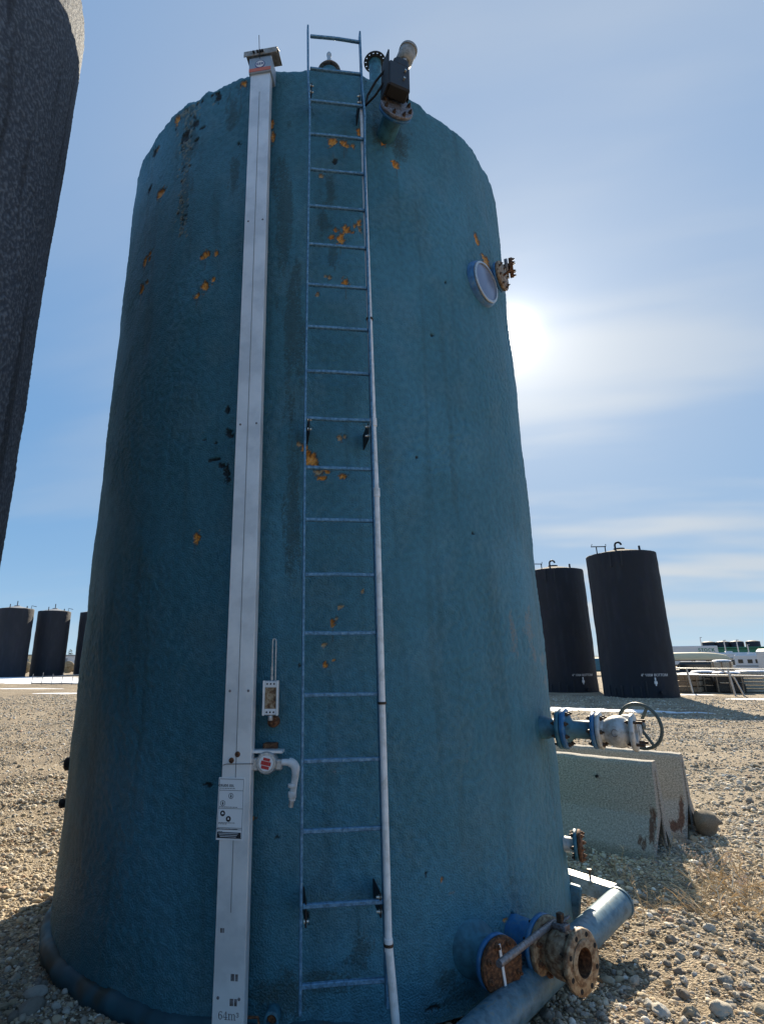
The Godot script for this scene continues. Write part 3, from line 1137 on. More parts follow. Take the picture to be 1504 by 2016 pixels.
	var hf := Transform3D(fr.basis, fr * Vector3(0.0, len, 0.0))
	b = MB.new(TC)
	b.at(hf)
	b.box(Vector3(0, 0.072, -0.05), Vector3(0.168, 0.15, 0.13), 0.004)
	part(H, "box", b, M.sign_blue)
	b = MB.new(TC)
	b.at(hf)
	b.box(Vector3(0, 0.022, 0.0165), Vector3(0.164, 0.03, 0.003))
	part(H, "stripe", b, M.orange)
	b = MB.new(TC)
	b.at(hf * Transform3D(Basis(Vector3(1, 0, 0), Vector3(0, 0, 1), Vector3(0, -1, 0)), Vector3(0.0, 0.073, 0.0152)))
	b.cyl(0.037, 0, 0.002, 28)
	part(H, "emblem_rim", b, M.navy)
	b = MB.new(TC)
	b.at(hf * Transform3D(Basis(Vector3(1, 0, 0), Vector3(0, 0, 1), Vector3(0, -1, 0)), Vector3(0.0, 0.073, 0.0172)))
	b.cyl(0.031, 0, 0.0016, 28)
	part(H, "emblem", b, M.paper)
	lettering(H, "GER", 0.021, Transform3D(hf.basis, hf * Vector3(0, 0.073, 0.0194) - TC), M.navy, "lettering", false, true)
	# hood: a bent sheet over the box
	b = MB.new(TC)
	b.at(hf)
	b.box(Vector3(0.003, 0.175, 0.028), Vector3(0.25, 0.05, 0.005), 0.001)
	b.at(hf * Transform3D(Basis(Vector3(1, 0, 0), -0.85), Vector3(0.003, 0.2, 0.028)))
	b.box(Vector3(0, 0.055, 0), Vector3(0.25, 0.11, 0.005), 0.001)
	b.at(hf)
	b.box(Vector3(0.003, 0.225, -0.06), Vector3(0.25, 0.005, 0.14), 0.001)
	part(H, "hood", b, M.aludark)
	for q in [-0.045, -0.015, 0.005, 0.022]:
		b = MB.new(TC)
		b.at(hf)
		b.tube([Vector3(q, 0.176, 0.03), Vector3(q, 0.17, 0.045)], 0.008, 8)
		part(H, "bolt", b, M.rubber)
	b = MB.new(TC)
	b.at(hf)
	b.tube([Vector3(0.0, 0.11, 0.03), Vector3(0.0, 0.3, 0.06)], 0.0025, 6)
	part(H, "cable", b, M.rubber)


func build_instruments(T: Node3D) -> void:
	# sight gauge with its bent tube
	var S := sub(T, "sight_gauge")
	var c := on_tank(533, 1374, TR + 0.1)
	var a := ang_of(c)
	var fr := outward(a, c.y, TR + 0.1)
	var b := MB.new(TC)
	b.at(fr)
	b.box(Vector3(0, 0, -0.012), Vector3(0.084, 0.17, 0.024), 0.003)
	part(S, "housing", b, M.galv)
	b = MB.new(TC)
	b.at(fr)
	b.box(Vector3(0, -0.002, 0.002), Vector3(0.056, 0.105, 0.004), 0.001)
	part(S, "window", b, M.rusty_tan)
	for s in [-1, 1]:
		b = MB.new(TC)
		b.at(fr)
		b.box(Vector3(s * 0.036, 0, 0.004), Vector3(0.011, 0.172, 0.01), 0.002)
		part(S, "edge_rail", b, M.alu)
		b = MB.new(TC)
		b.at(fr)
		b.box(Vector3(0, s * 0.067, 0.002), Vector3(0.06, 0.028, 0.006), 0.001)
		part(S, "end_plate", b, M.paper)
		for q in [-0.018, 0, 0.018]:
			b = MB.new(TC)
			b.at(fr * Transform3D(Basis(Vector3(1, 0, 0), Vector3(0, 0, 1), Vector3(0, -1, 0)), Vector3(q, s * 0.069, 0.005)))
			b.cyl(0.0045, 0, 0.003, 8)
			part(S, "screw", b, M.rubber)
	b = MB.new(TC)
	b.at(fr)
	var pts := []
	for k in 9:
		var t := PI * k / 8.0
		pts.append(Vector3(0.011 - 0.009 * cos(t), 0.285 + 0.012 * sin(t), -0.012))
	b.tube([Vector3(0.002, 0.08, -0.012)] + pts + [Vector3(0.02, 0.06, -0.014)], 0.0042, 8)
	part(S, "tube", b, M.galv)
	for q in [[0.1, 0.009], [0.125, 0.0065], [0.145, 0.0075]]:
		b = MB.new(TC)
		b.at(fr)
		b.at(fr * Transform3D(Basis.IDENTITY, Vector3(0.002, q[0], -0.012)))
		b.cyl(q[1], -0.01, 0.01, 6)
		part(S, "fitting", b, M.galv)
	b = MB.new(TC)
	b.at(fr * Transform3D(Basis.IDENTITY, Vector3(0, -0.097, -0.01)))
	b.cyl(0.013, -0.014, 0.012, 8, 0.002)
	part(S, "fitting", b, M.galv)
	var np := on_tank(538, 1421, TR + 0.05)
	b = MB.new(TC)
	b.at(radial(ang_of(np), np.y, TR - 0.02))
	b.cyl(0.028, 0, 0.085, 16, 0.006)
	part(S, "stub", b, M.rust)
	# alarm switch with the red label
	var W := sub(T, "alarm_switch")
	c = on_tank(525, 1502, TR + 0.13)
	a = ang_of(c)
	fr = outward(a, c.y, TR + 0.13)
	b = MB.new(TC)
	b.at(fr * Transform3D(Basis(Vector3(1, 0, 0), Vector3(0, 0, 1), Vector3(0, -1, 0)), Vector3(0, 0, -0.05)))
	b.lathe([Vector2(0, 0), Vector2(0.05, 0), Vector2(0.054, 0.01), Vector2(0.054, 0.05), Vector2(0.048, 0.062), Vector2(0.0, 0.064)], 24)
	part(W, "case", b, M.galv)
	b = MB.new(TC)
	b.at(fr * Transform3D(Basis(Vector3(1, 0, 0), Vector3(0, 0, 1), Vector3(0, -1, 0)), Vector3(0, 0, 0.014)))
	b.cyl(0.036, 0, 0.002, 24)
	part(W, "label_disc", b, M.paper)
	b = MB.new(TC)
	b.at(fr * Transform3D(Basis(Vector3(0, 0, 1), -0.2), Vector3(0, 0, 0.0165)))
	for q in [[0.018, 0.034, 0.013], [0.0, 0.05, 0.018], [-0.019, 0.04, 0.014]]:
		b.box(Vector3(0, q[0], 0), Vector3(q[1], q[2], 0.0015))
	part(W, "red_print", b, M.red)
	for q in [[-0.062, -0.008, 0.04, 0.06], [0.06, -0.01, 0.035, 0.05]]:
		b = MB.new(TC)
		b.at(fr)
		b.box(Vector3(q[0], q[1], -0.025), Vector3(q[2], q[3], 0.045), 0.006)
		part(W, "lug", b, M.galv)
	b = MB.new(TC)
	b.at(fr)
	b.box(Vector3(-0.005, 0.05, -0.03), Vector3(0.17, 0.014, 0.06), 0.002)
	part(W, "shelf_angle", b, M.alu)
	b = MB.new(TC)
	b.at(fr)
	b.box(Vector3(0.0, 0.066, -0.09), Vector3(0.07, 0.03, 0.06), 0.004)
	part(W, "wall_bracket", b, M.rust)
	b = MB.new(TC)
	b.at(fr)
	b.tube([Vector3(-0.13, -0.004, -0.02), Vector3(-0.08, -0.004, -0.02)], 0.014, 8)
	part(W, "gland", b, M.galv)
	b = MB.new(TC)
	b.at(fr)
	b.tube([Vector3(0.075, 0.0, -0.02), Vector3(0.11, 0.0, -0.02)], 0.016, 12)
	part(W, "nipple", b, M.white)
	b = MB.new(TC)
	b.at(fr)
	pts = []
	for k in 7:
		var t := PI / 2 * k / 6.0
		pts.append(Vector3(0.11 + 0.034 * sin(t), -0.034 + 0.034 * cos(t), -0.02))
	b.tube(pts + [Vector3(0.143, -0.06, -0.02), Vector3(0.137, -0.1, -0.018)], [0.021, 0.022, 0.022, 0.022, 0.022, 0.022, 0.021, 0.018, 0.016], 14)
	part(W, "elbow", b, M.white)
	b = MB.new(TC)
	b.at(fr)
	b.tube([Vector3(0.138, -0.09, -0.018), Vector3(0.128, -0.17, -0.018)], 0.0165, 12)
	part(W, "nipple", b, M.white)
	for q in [[-0.105, 0.023, 0.018], [-0.145, 0.021, 0.03]]:
		b = MB.new(TC)
		b.at(fr * Transform3D(Basis.IDENTITY, Vector3(0.131 + q[0] * 0.02, q[0], -0.018)))
		b.cyl(q[1], -q[2] / 2, q[2] / 2, 8, 0.003)
		part(W, "union_nut", b, M.white)
	b = MB.new(TC)
	b.at(fr)
	b.tube([Vector3(0.129, -0.16, -0.018), Vector3(0.122, -0.2, -0.016)], 0.012, 10)
	part(W, "tube_end", b, M.galv)
	# plug near the foot and bent bar beside it
	var P := sub(T, "drain_plug")
	var pp := on_tank(535, 2008, TR + 0.06)
	b = MB.new(TC)
	b.at(radial(ang_of(pp), pp.y, TR - 0.02))
	b.ring(0.024, 0.036, 0, 0.09, 20, 0.003)
	part(P, "sleeve", b, M.teal)
	b = MB.new(TC)
	b.at(radial(ang_of(pp), pp.y, TR - 0.02))
	b.cyl(0.024, 0, 0.06, 16)
	part(P, "plug", b, M.rust)
	b = MB.new(TC)
	b.bar([on_tank(482, 2003, TR + 0.1), on_tank(508, 2003, TR + 0.1), on_tank(514, 2040, TR + 0.1)], 0.012, 0.008, Vector3(0, 0, 1))
	part(T, "hook_bar", b, M.rust)


func flange(parent: Node, t: Transform3D, y0: float, thick: float, rad: float, bore: float, m: Material, nb: int, bm: Material, both := false, bsize := 0.011) -> void:
	var b := MB.new(TC)
	b.at(t)
	if bore > 0.0:
		b.ring(bore, rad, y0, y0 + thick, 36, 0.004)
	else:
		b.cyl(rad, y0, y0 + thick, 36, 0.004)
	part(parent, "flange", b, m)
	if nb > 0:
		bolts(parent, t, TC, nb, rad * 0.8, y0 + thick, bsize, bm, 0.5)
		if both:
			var back := Transform3D(Basis(t.basis.x, -t.basis.y, -t.basis.z), t.origin)
			bolts(parent, back, TC, nb, rad * 0.8, -y0, bsize, bm, 0.5)


func build_top(T: Node3D) -> void:
	# upright roof nozzle with a drilled flange
	var N := sub(T, "roof_nozzle")
	var top := on_tank(738, 124, TR - 0.28)
	var t := Transform3D(Basis.IDENTITY, Vector3(top.x, 0, top.z))
	var b := MB.new(TC)
	b.at(t)
	b.lathe([Vector2(0.052, TH - 0.05), Vector2(0.052, top.y), Vector2(0.045, top.y), Vector2(0.045, TH)], 28)
	part(N, "pipe", b, M.teal)
	b = MB.new(TC)   # flange drilled right through, so that the sky shows in the holes
	b.at(t)
	var nh := 14
	for k in nh:
		var a0 := TAU * (k - 0.27) / nh
		var a1 := TAU * (k + 0.27) / nh
		b.lathe([Vector2(0.07, top.y), Vector2(0.086, top.y), Vector2(0.086, top.y + 0.014), Vector2(0.07, top.y + 0.014)], 3, a0, a1)
	b.ring(0.045, 0.071, top.y, top.y + 0.014, 40, 0.001)
	b.ring(0.085, 0.094, top.y, top.y + 0.014, 40, 0.001)
	part(N, "flange", b, M.rubber)
	b = MB.new(TC)
	b.at(t)
	b.lathe([Vector2(0.12, TH - 0.02), Vector2(0.11, TH + 0.1), Vector2(0.075, TH + 0.18), Vector2(0.066, TH + 0.24)], 24)
	part(N, "foam_collar", b, M.teal)
	# centre vent seen over the rim
	var V := sub(T, "roof_vent")
	var vt := on_tank(648, 133, TR - 0.2)
	t = Transform3D(Basis.IDENTITY.scaled(Vector3(0.6, 0.85, 0.6)), vt + Vector3(0, -0.05, 0))
	b = MB.new(TC)
	b.at(t)
	b.cyl(0.12, -0.3, -0.02, 24)
	part(V, "neck", b, M.teal)
	b = MB.new(TC)
	b.at(t)
	b.lathe([Vector2(0, 0.0), Vector2(0.15, 0.0), Vector2(0.155, 0.008), Vector2(0.14, 0.025), Vector2(0.08, 0.05), Vector2(0.0, 0.06)], 28)
	part(V, "lid", b, M.steel)
	b = MB.new(TC)
	b.at(t)
	b.lathe([Vector2(0.055, 0.05), Vector2(0.045, 0.1), Vector2(0.028, 0.13), Vector2(0.028, 0.2), Vector2(0.034, 0.21), Vector2(0.034, 0.23), Vector2(0.02, 0.25), Vector2(0, 0.25)], 14)
	part(V, "stem", b, M.galv)
	for s in [-1, 1]:
		b = MB.new(TC)
		b.at(t)
		b.bar([Vector3(s * 0.075, 0.04, 0), Vector3(s * 0.03, 0.15, 0)], 0.02, 0.02, Vector3(0, 0, 1))
		part(V, "lever", b, M.rubber)
	# flanged side nozzle carrying the dark switch box
	var X := sub(T, "level_switch")
	var q := on_tank(781, 214, TR + 0.2)
	var a := ang_of(q)
	var fr := radial(a, q.y - 0.03, TR, 0.18)
	b = MB.new(TC)
	b.at(fr)
	b.cyl(0.075, -0.1, 0.17, 24)
	part(X, "nozzle", b, M.teal)
	flange(X, fr, 0.165, 0.022, 0.126, 0.0, M.blue, 0, M.bolt)
	flange(X, fr, 0.19, 0.026, 0.126, 0.0, M.steel, 8, M.bolt, false, 0.014)
	var of := outward(a, q.y, TR + 0.215)
	var lean := of * Transform3D(Basis(Vector3(0, 0, 1), -0.13) * Basis(Vector3(1, 0, 0), -0.2), Vector3(-0.02, 0.03, 0.01))
	b = MB.new(TC)
	b.at(lean)
	b.box(Vector3(-0.01, 0.17, 0.05), Vector3(0.165, 0.34, 0.1), 0.012)
	part(X, "box", b, M.black)
	b = MB.new(TC)
	b.at(lean)
	b.box(Vector3(0.012, 0.38, 0.05), Vector3(0.12, 0.13, 0.1), 0.02)
	part(X, "box_head", b, M.black)
	b = MB.new(TC)
	b.at(lean)
	b.box(Vector3(-0.096, 0.24, 0.03), Vector3(0.012, 0.5, 0.13), 0.004)
	part(X, "back_plate", b, M.rubber)
	b = MB.new(TC)
	b.at(lean)
	b.box(Vector3(0.082, 0.16, 0.03), Vector3(0.01, 0.3, 0.03), 0.003)
	part(X, "side_bar", b, M.rubber)
	for p in [Vector3(0.03, 0.24, 0.104), Vector3(0.02, 0.12, 0.104)]:
		b = MB.new(TC)
		b.at(lean * Transform3D(Basis(Vector3(1, 0, 0), Vector3(0, 0, 1), Vector3(0, -1, 0)), p))
		b.cyl(0.009, -0.004, 0.012, 8)
		part(X, "screw", b, M.zinc)
	b = MB.new(TC)
	b.at(lean)
	b.tube([Vector3(0.03, 0.43, 0.05), Vector3(0.045, 0.5, 0.05), Vector3(0.06, 0.57, 0.045)], [0.022, 0.018, 0.02], 12)
	part(X, "neck", b, M.galv)
	b = MB.new(TC)
	b.at(lean * Transform3D(Basis.IDENTITY, Vector3(0.033, 0.47, 0.05)))
	b.cyl(0.03, -0.014, 0.014, 6)
	part(X, "nut", b, M.galv)
	b = MB.new(TC)
	b.at(lean * Transform3D(Basis(Vector3(0, 0, 1), -0.2) * Basis(Vector3(1, 0, 0), 0.25), Vector3(0.07, 0.64, 0.04)))
	b.lathe([Vector2(0, -0.08), Vector2(0.05, -0.08), Vector2(0.066, -0.06), Vector2(0.066, 0.05), Vector2(0.072, 0.052), Vector2(0.072, 0.075), Vector2(0.05, 0.08), Vector2(0, 0.08)], 24)
	part(X, "transmitter_head", b, M.aludark)
	b = MB.new(TC)
	b.at(lean * Transform3D(Basis.IDENTITY, Vector3(0.075, 0.72, 0.03)))
	b.lathe([Vector2(0.024, -0.01), Vector2(0.024, 0.03), Vector2(0.014, 0.045), Vector2(0, 0.05)], 12)
	part(X, "cap", b, M.galv)
	b = MB.new(TC)
	var c0 := lean * Vector3(-0.1, 0.32, 0.02)
	var c1 := wall(deg_to_rad(13.5), 5.72, TR + 0.08)
	var c2 := wall(deg_to_rad(13.0), 5.62, TR + 0.08)
	b.tube([c0, c0.lerp(c1, 0.5) + Vector3(0, 0.02, 0), c1, c2, c2.lerp(lean * Vector3(-0.1, 0.15, 0.02), 0.5) - Vector3(0, 0.02, 0), lean * Vector3(-0.1, 0.15, 0.02)], 0.009, 8)
	part(X, "cable", b, M.rubber)


func build_side_fittings(T: Node3D) -> void:
	# shiny blanked nozzle high on the right
	var A := sub(T, "high_nozzle")
	var q := on_tank(948, 560)
	var fr := radial(ang_of(q), q.y)
	var b := MB.new(TC)
	b.at(fr)
	b.lathe([Vector2(0.195, -0.04), Vector2(0.185, 0.02), Vector2(0.168, 0.03)], 36)
	part(A, "collar", b, M.blue)
	b = MB.new(TC)
	b.at(fr)
	b.lathe([Vector2(0.168, 0.0), Vector2(0.168, 0.035), Vector2(0.16, 0.04), Vector2(0, 0.04)], 36)
	part(A, "cover", b, M.cover)
	var rim := MB.new(TC)
	rim.at(fr)
	rim.ring(0.152, 0.17, 0.03, 0.048, 36)
	part(A, "rim", rim, M.galv)
	# rusty flanged manway beside it
	var B := sub(T, "rusty_nozzle")
	q = on_tank(973, 560)
	fr = radial(ang_of(q) + 0.0, q.y + 0.05)
	b = MB.new(TC)
	b.at(fr)
	b.cyl(0.085, -0.1, 0.05, 24)
	part(B, "neck", b, M.blue)
	flange(B, fr, 0.035, 0.02, 0.125, 0.0, M.blue, 0, M.bolt)
	flange(B, fr, 0.058, 0.024, 0.125, 0.0, M.rusty_tan, 8, M.bolt, false, 0.01)
	b = MB.new(TC)
	b.at(fr)
	b.tube([Vector3(0, 0.08, 0.0), Vector3(0, 0.15, 0.03)], 0.01, 8)
	part(B, "handle", b, M.rust)
	# dark capped nozzle past the edge
	var C := sub(T, "capped_nozzle")
	q = on_tank(990, 516)
	fr = radial(deg_to_rad(70), 5.14)
	b = MB.new(TC)
	b.at(fr)
	b.cyl(0.045, -0.1, 0.09, 20)
	part(C, "neck", b, M.rust)
	flange(C, fr, 0.02, 0.03, 0.09, 0.0, M.steel, 0, M.bolt)
	flange(C, fr, 0.058, 0.035, 0.09, 0.0, M.rust, 6, M.bolt)
	# two dark stubs on the left edge
	for s in [[138.0, 1503.0, 0.042], [131.0, 1580.0, 0.03]]:
		q = at_distance(s[0] + 6.0, s[1], 4.72)
		fr = radial(ang_of(q), q.y, TR - 0.065)
		b = MB.new(TC)
		b.at(fr)
		b.lathe([Vector2(s[2] * 0.7, 0), Vector2(s[2] * 0.7, 0.05), Vector2(s[2], 0.055), Vector2(s[2], 0.085), Vector2(s[2] * 0.6, 0.1), Vector2(0, 0.1)], 16)
		part(T, "side_stub", b, M.rubber)
	# gate valve standing out on the right
	var G := sub(T, "gate_valve")
	fr = radial(deg_to_rad(56), 1.175 + DY)
	b = MB.new(TC)
	b.at(fr)
	b.lathe([Vector2(0.075, -0.12), Vector2(0.07, 0.03), Vector2(0.058, 0.06), Vector2(0.057, 0.12), Vector2(0, 0.12)], 24)
	part(G, "pipe", b, M.teal)
	flange(G, fr, 0.105, 0.026, 0.122, 0.0, M.teal, 8, M.bolt, true, 0.013)
	flange(G, fr, 0.135, 0.03, 0.122, 0.04, M.blue, 8, M.bolt, false, 0.013)
	b = MB.new(TC)
	b.at(fr)
	b.lathe([Vector2(0.085, 0.16), Vector2(0.07, 0.185), Vector2(0.055, 0.2), Vector2(0.055, 0.33), Vector2(0, 0.33)], 24)
	part(G, "pipe", b, M.teal)
	flange(G, fr, 0.315, 0.026, 0.108, 0.0, M.blue, 6, M.bolt, true, 0.013)
	flange(G, fr, 0.345, 0.026, 0.108, 0.0, M.valve_white, 6, M.bolt, false, 0.013)
	b = MB.new(TC)
	b.at(fr)
	b.lathe([Vector2(0.07, 0.36), Vector2(0.062, 0.385), Vector2(0.078, 0.41), Vector2(0.092, 0.445), Vector2(0.094, 0.475), Vector2(0.084, 0.505), Vector2(0.07, 0.525), Vector2(0.066, 0.54)], 28)
	part(G, "body", b, M.valve_white)
	flange(G, fr, 0.535, 0.026, 0.108, 0.055, M.valve_white, 0, M.bolt)
	bolts(G, Transform3D(Basis(fr.basis.x, -fr.basis.y, -fr.basis.z), fr.origin), TC, 4, 0.088, -0.535, 0.012, M.bolt, 0.5)
	for k in 4:
		var a := TAU * (k + 0.5) / 4.0
		b = MB.new(TC)
		b.at(fr)
		b.tube([Vector3(sin(a) * 0.088, 0.55, cos(a) * 0.088), Vector3(sin(a) * 0.088, 0.61, cos(a) * 0.088)], 0.009, 8)
		part(G, "stud", b, M.bolt)
	b = MB.new(TC)
	b.at(fr)
	b.cyl(0.054, 0.46, 0.5, 24)
	part(G, "gate", b, M.rust)
	# raised mark cast on the body
	b = MB.new(TC)
	var mk := []
	var away := Vector3(fr.basis.x)   # level direction across the pipe
	if away.z > 0.0:
		away = -away
	var tow := -away
	for k in 11:
		var t := lerpf(0.7, TAU - 0.7, k / 10.0)
		mk.append(fr.origin + fr.basis.y * (0.455 + 0.017 * cos(t)) + tow * 0.0945 + Vector3(0, 0.021 * sin(t), 0))
	b.w()
	b.tube(mk, 0.0022, 6)
	part(G, "cast_mark", b, M.steel)
	# bonnet, stem and handwheel point away from the camera
	var c0: Vector3 = fr * Vector3(0, 0.455, 0)
	var st := (away + Vector3(0, 0.03, 0) + fr.basis.y * 0.3).normalized()
	b = MB.new(TC)
	b.at(Transform3D(Basis(st.cross(Vector3.UP).normalized(), st, st.cross(Vector3.UP).normalized().cross(st)), c0))
	b.lathe([Vector2(0.06, 0.04), Vector2(0.055, 0.11), Vector2(0.085, 0.115), Vector2(0.085, 0.15), Vector2(0.035, 0.17), Vector2(0.025, 0.28), Vector2(0.014, 0.285), Vector2(0.014, 0.36), Vector2(0, 0.36)], 20)
	part(G, "bonnet", b, M.valve_white)
	var wt := Transform3D(Basis(st.cross(Vector3.UP).normalized(), st, st.cross(Vector3.UP).normalized().cross(st)), c0 + st * 0.31)
	var W := MB.new(TC)
	W.at(wt)
	var ringp := []
	for k in 32:
		var t := TAU * k / 32.0
		ringp.append(Vector3(sin(t) * 0.135, 0, cos(t) * 0.135))
	W.tube(ringp, 0.011, 10, false, true)
	for k in 3:
		var t := TAU * k / 3.0 + 0.5
		W.tube([Vector3(sin(t) * 0.02, -0.01, cos(t) * 0.02), Vector3(sin(t) * 0.135, 0, cos(t) * 0.135)], 0.01, 8)
	W.cyl(0.03, -0.02, 0.02, 14)
	part(G, "handwheel", W, M.green)
	# small blinded nozzle low on the right
	var S := sub(T, "small_nozzle")
	fr = radial(deg_to_rad(66), 0.42 + DY)
	b = MB.new(TC)
	b.at(fr)
	b.lathe([Vector2(0.05, -0.1), Vector2(0.046, 0.02), Vector2(0.044, 0.06), Vector2(0.06, 0.075)], 20)
	part(S, "neck", b, M.valve_white)
	flange(S, fr, 0.065, 0.022, 0.095, 0.0, M.teal, 6, M.bolt, true, 0.012)
	flange(S, fr, 0.09, 0.022, 0.095, 0.0, M.rust, 6, M.rust, false, 0.012)


func build_low_fittings(T: Node3D) -> void:
	# ball valve on the low outlet
	var V := sub(T, "ball_valve")
	var fr := radial(deg_to_rad(37.4), 0.205 + DY)
	var b := MB.new(TC)
	b.at(fr)
	b.cyl(0.085, -0.12, 0.2, 28)
	part(V, "pipe", b, M.blue)
	flange(V, fr, 0.165, 0.026, 0.136, 0.0, M.blue, 8, M.bolt, true, 0.013)
	flange(V, fr, 0.195, 0.03, 0.136, 0.07, M.rusty_tan, 8, M.rust, false, 0.014)
	b = MB.new(TC)
	b.at(fr)
	b.lathe([Vector2(0.095, 0.22), Vector2(0.088, 0.25), Vector2(0.102, 0.262), Vector2(0.108, 0.29), Vector2(0.108, 0.335), Vector2(0.1, 0.352), Vector2(0.09, 0.36), Vector2(0.09, 0.385)], 32)
	part(V, "body", b, M.rusty_tan)
	bolts(V, Transform3D(Basis(fr.basis.x, -fr.basis.y, -fr.basis.z), fr.origin), TC, 8, 0.11, -0.375, 0.013, M.bolt, 0.5)
	b = MB.new(TC)
	b.at(fr)
	b.ring(0.062, 0.136, 0.378, 0.408, 40, 0.005)
	b.ring(0.062, 0.094, 0.408, 0.413, 40, 0.001)
	part(V, "end_flange", b, M.rusty_tan)
	for k in 8:   # empty bolt holes
		var a := TAU * (k + 0.5) / 8.0
		b = MB.new(TC)
		b.at(fr * Transform3D(Basis.IDENTITY, Vector3(sin(a) * 0.114, 0.4085, cos(a) * 0.114)))
		b.ring(0.008, 0.0115, 0.0, 0.0012, 12, 0.0002)
		b.cyl(0.0085, -0.001, 0.0006, 12)
		part(V, "bolt_hole", b, M.hole)
	b = MB.new(TC)
	b.at(fr)
	b.lathe([Vector2(0.061, 0.412), Vector2(0.061, 0.24), Vector2(0, 0.24)], 32)
	part(V, "bore", b, M.rust)
	# stem block and lever
	b = MB.new(TC)
	b.at(fr)
	b.box(Vector3(0, 0.3, 0.118), Vector3(0.055, 0.07, 0.03), 0.004)
	part(V, "stem_pad", b, M.steel)
	b = MB.new(TC)
	b.at(fr)
	b.box(Vector3(0, 0.3, 0.15), Vector3(0.03, 0.03, 0.05), 0.003)
	part(V, "stem", b, M.bolt)
	b = MB.new(TC)
	var h0 := fr * Vector3(0, 0.31, 0.17)
	var h1 := on_tank(1104, 1812, TR + 0.2)
	var h2 := on_tank(1082, 1822, TR + 0.24)
	var h3 := on_tank(982, 1898, TR + 0.42)
	b.bar([h0 + Vector3(0.02, -0.02, 0.0), h1, h2], 0.05, 0.012, Vector3(0.5, 0.6, 0.6))
	part(V, "lever_bracket", b, M.steel)
	b = MB.new(TC)
	b.tube([h2 + (h2 - h3).normalized() * 0.06, h3], 0.0155, 14)
	b.tube([h3 + (h3 - h2).normalized() * 0.0004, h3 + (h3 - h2).normalized() * 0.001], 0.011, 12)
	part(V, "lever", b, M.steel)
	# blinded outlet beside it
	var N := sub(T, "blind_outlet")
	fr = radial(deg_to_rad(28.3), 0.2 + DY)
	b = MB.new(TC)
	b.at(fr)
	b.lathe([Vector2(0.15, -0.06), Vector2(0.12, 0.03), Vector2(0.09, 0.06), Vector2(0.085, 0.16), Vector2(0, 0.16)], 28)
	part(N, "neck", b, M.teal)
	flange(N, fr, 0.15, 0.026, 0.122, 0.0, M.blue, 0, M.bolt)
	flange(N, fr, 0.178, 0.006, 0.116, 0.0, M.rubber, 0, M.bolt)
	flange(N, fr, 0.185, 0.026, 0.122, 0.0, M.rust, 8, M.rust, false, 0.014)
	b = MB.new(TC)
	b.at(fr * Transform3D(Basis(Vector3(0, 1, 0), 0.12), Vector3.ZERO))
	b.box(Vector3(0.01, 0.216, 0.0), Vector3(0.014, 0.006, 0.2), 0.001)
	part(N, "paint_mark", b, M.placard)


func build_skid(T: Node3D) -> void:
	var K := sub(T, "skid")
	var a := on_ground(962, 2022, 0.12)
	var e := on_ground(1218, 1778, 0.17)
	a += (a - e).normalized() * 0.7
	var b := MB.new(TC)
	b.tube([a, a.lerp(e, 0.35), a.lerp(e, 0.7), e], 0.083, 28)
	part(K, "runner_pipe", b, M.skid)
	var d := (e - a).normalized()
	b = MB.new(TC)
	b.tube([e - d * 0.004, e + d * 0.012], 0.089, 28)
	part(K, "end_cap", b, M.skid)
	# cross beam from the foot of the tank to the end of the runner
	var p0 := wall(deg_to_rad(76), 0.26, TR - 0.08)
	var p1 := e + Vector3(0.0, 0.075, -0.05)
	var y := (p1 - p0).normalized()
	var xx := y.cross(Vector3.UP).normalized()
	b = MB.new(TC)
	b.at(Transform3D(Basis(xx, y, xx.cross(y)), (p0 + p1) / 2.0))
	b.box(Vector3.ZERO, Vector3(0.1, p0.distance_to(p1), 0.012), 0.002)
	for s in [-1, 1]:
		b.box(Vector3(s * 0.046, 0, -0.045), Vector3(0.008, p0.distance_to(p1), 0.08), 0.001)
	part(K, "cross_beam", b, M.valve_white)
	b = MB.new(TC)
	b.at(Transform3D(Basis.IDENTITY, p0.lerp(p1, 0.62)))
	b.cyl(0.008, 0.0, 0.05, 8)
	b.cyl(0.016, 0.05, 0.06, 8)
	part(K, "pin", b, M.bolt)
	# gusset foamed against the wall
	b = MB.new(TC)
	b.at(outward(deg_to_rad(67), 0.14, TR + 0.02) * Transform3D(Basis(Vector3.RIGHT, 0.18), Vector3.ZERO))
	b.box(Vector3(0, 0, 0), Vector3(0.055, 0.24, 0.08), 0.025)
	part(K, "gusset", b, M.skid)
	b = MB.new(TC)
	b.bar([wall(deg_to_rad(46), 0.1, TR - 0.05), a.lerp(e, 0.6)], 0.1, 0.06, Vector3.UP)
	part(K, "tie_plate", b, M.teal)


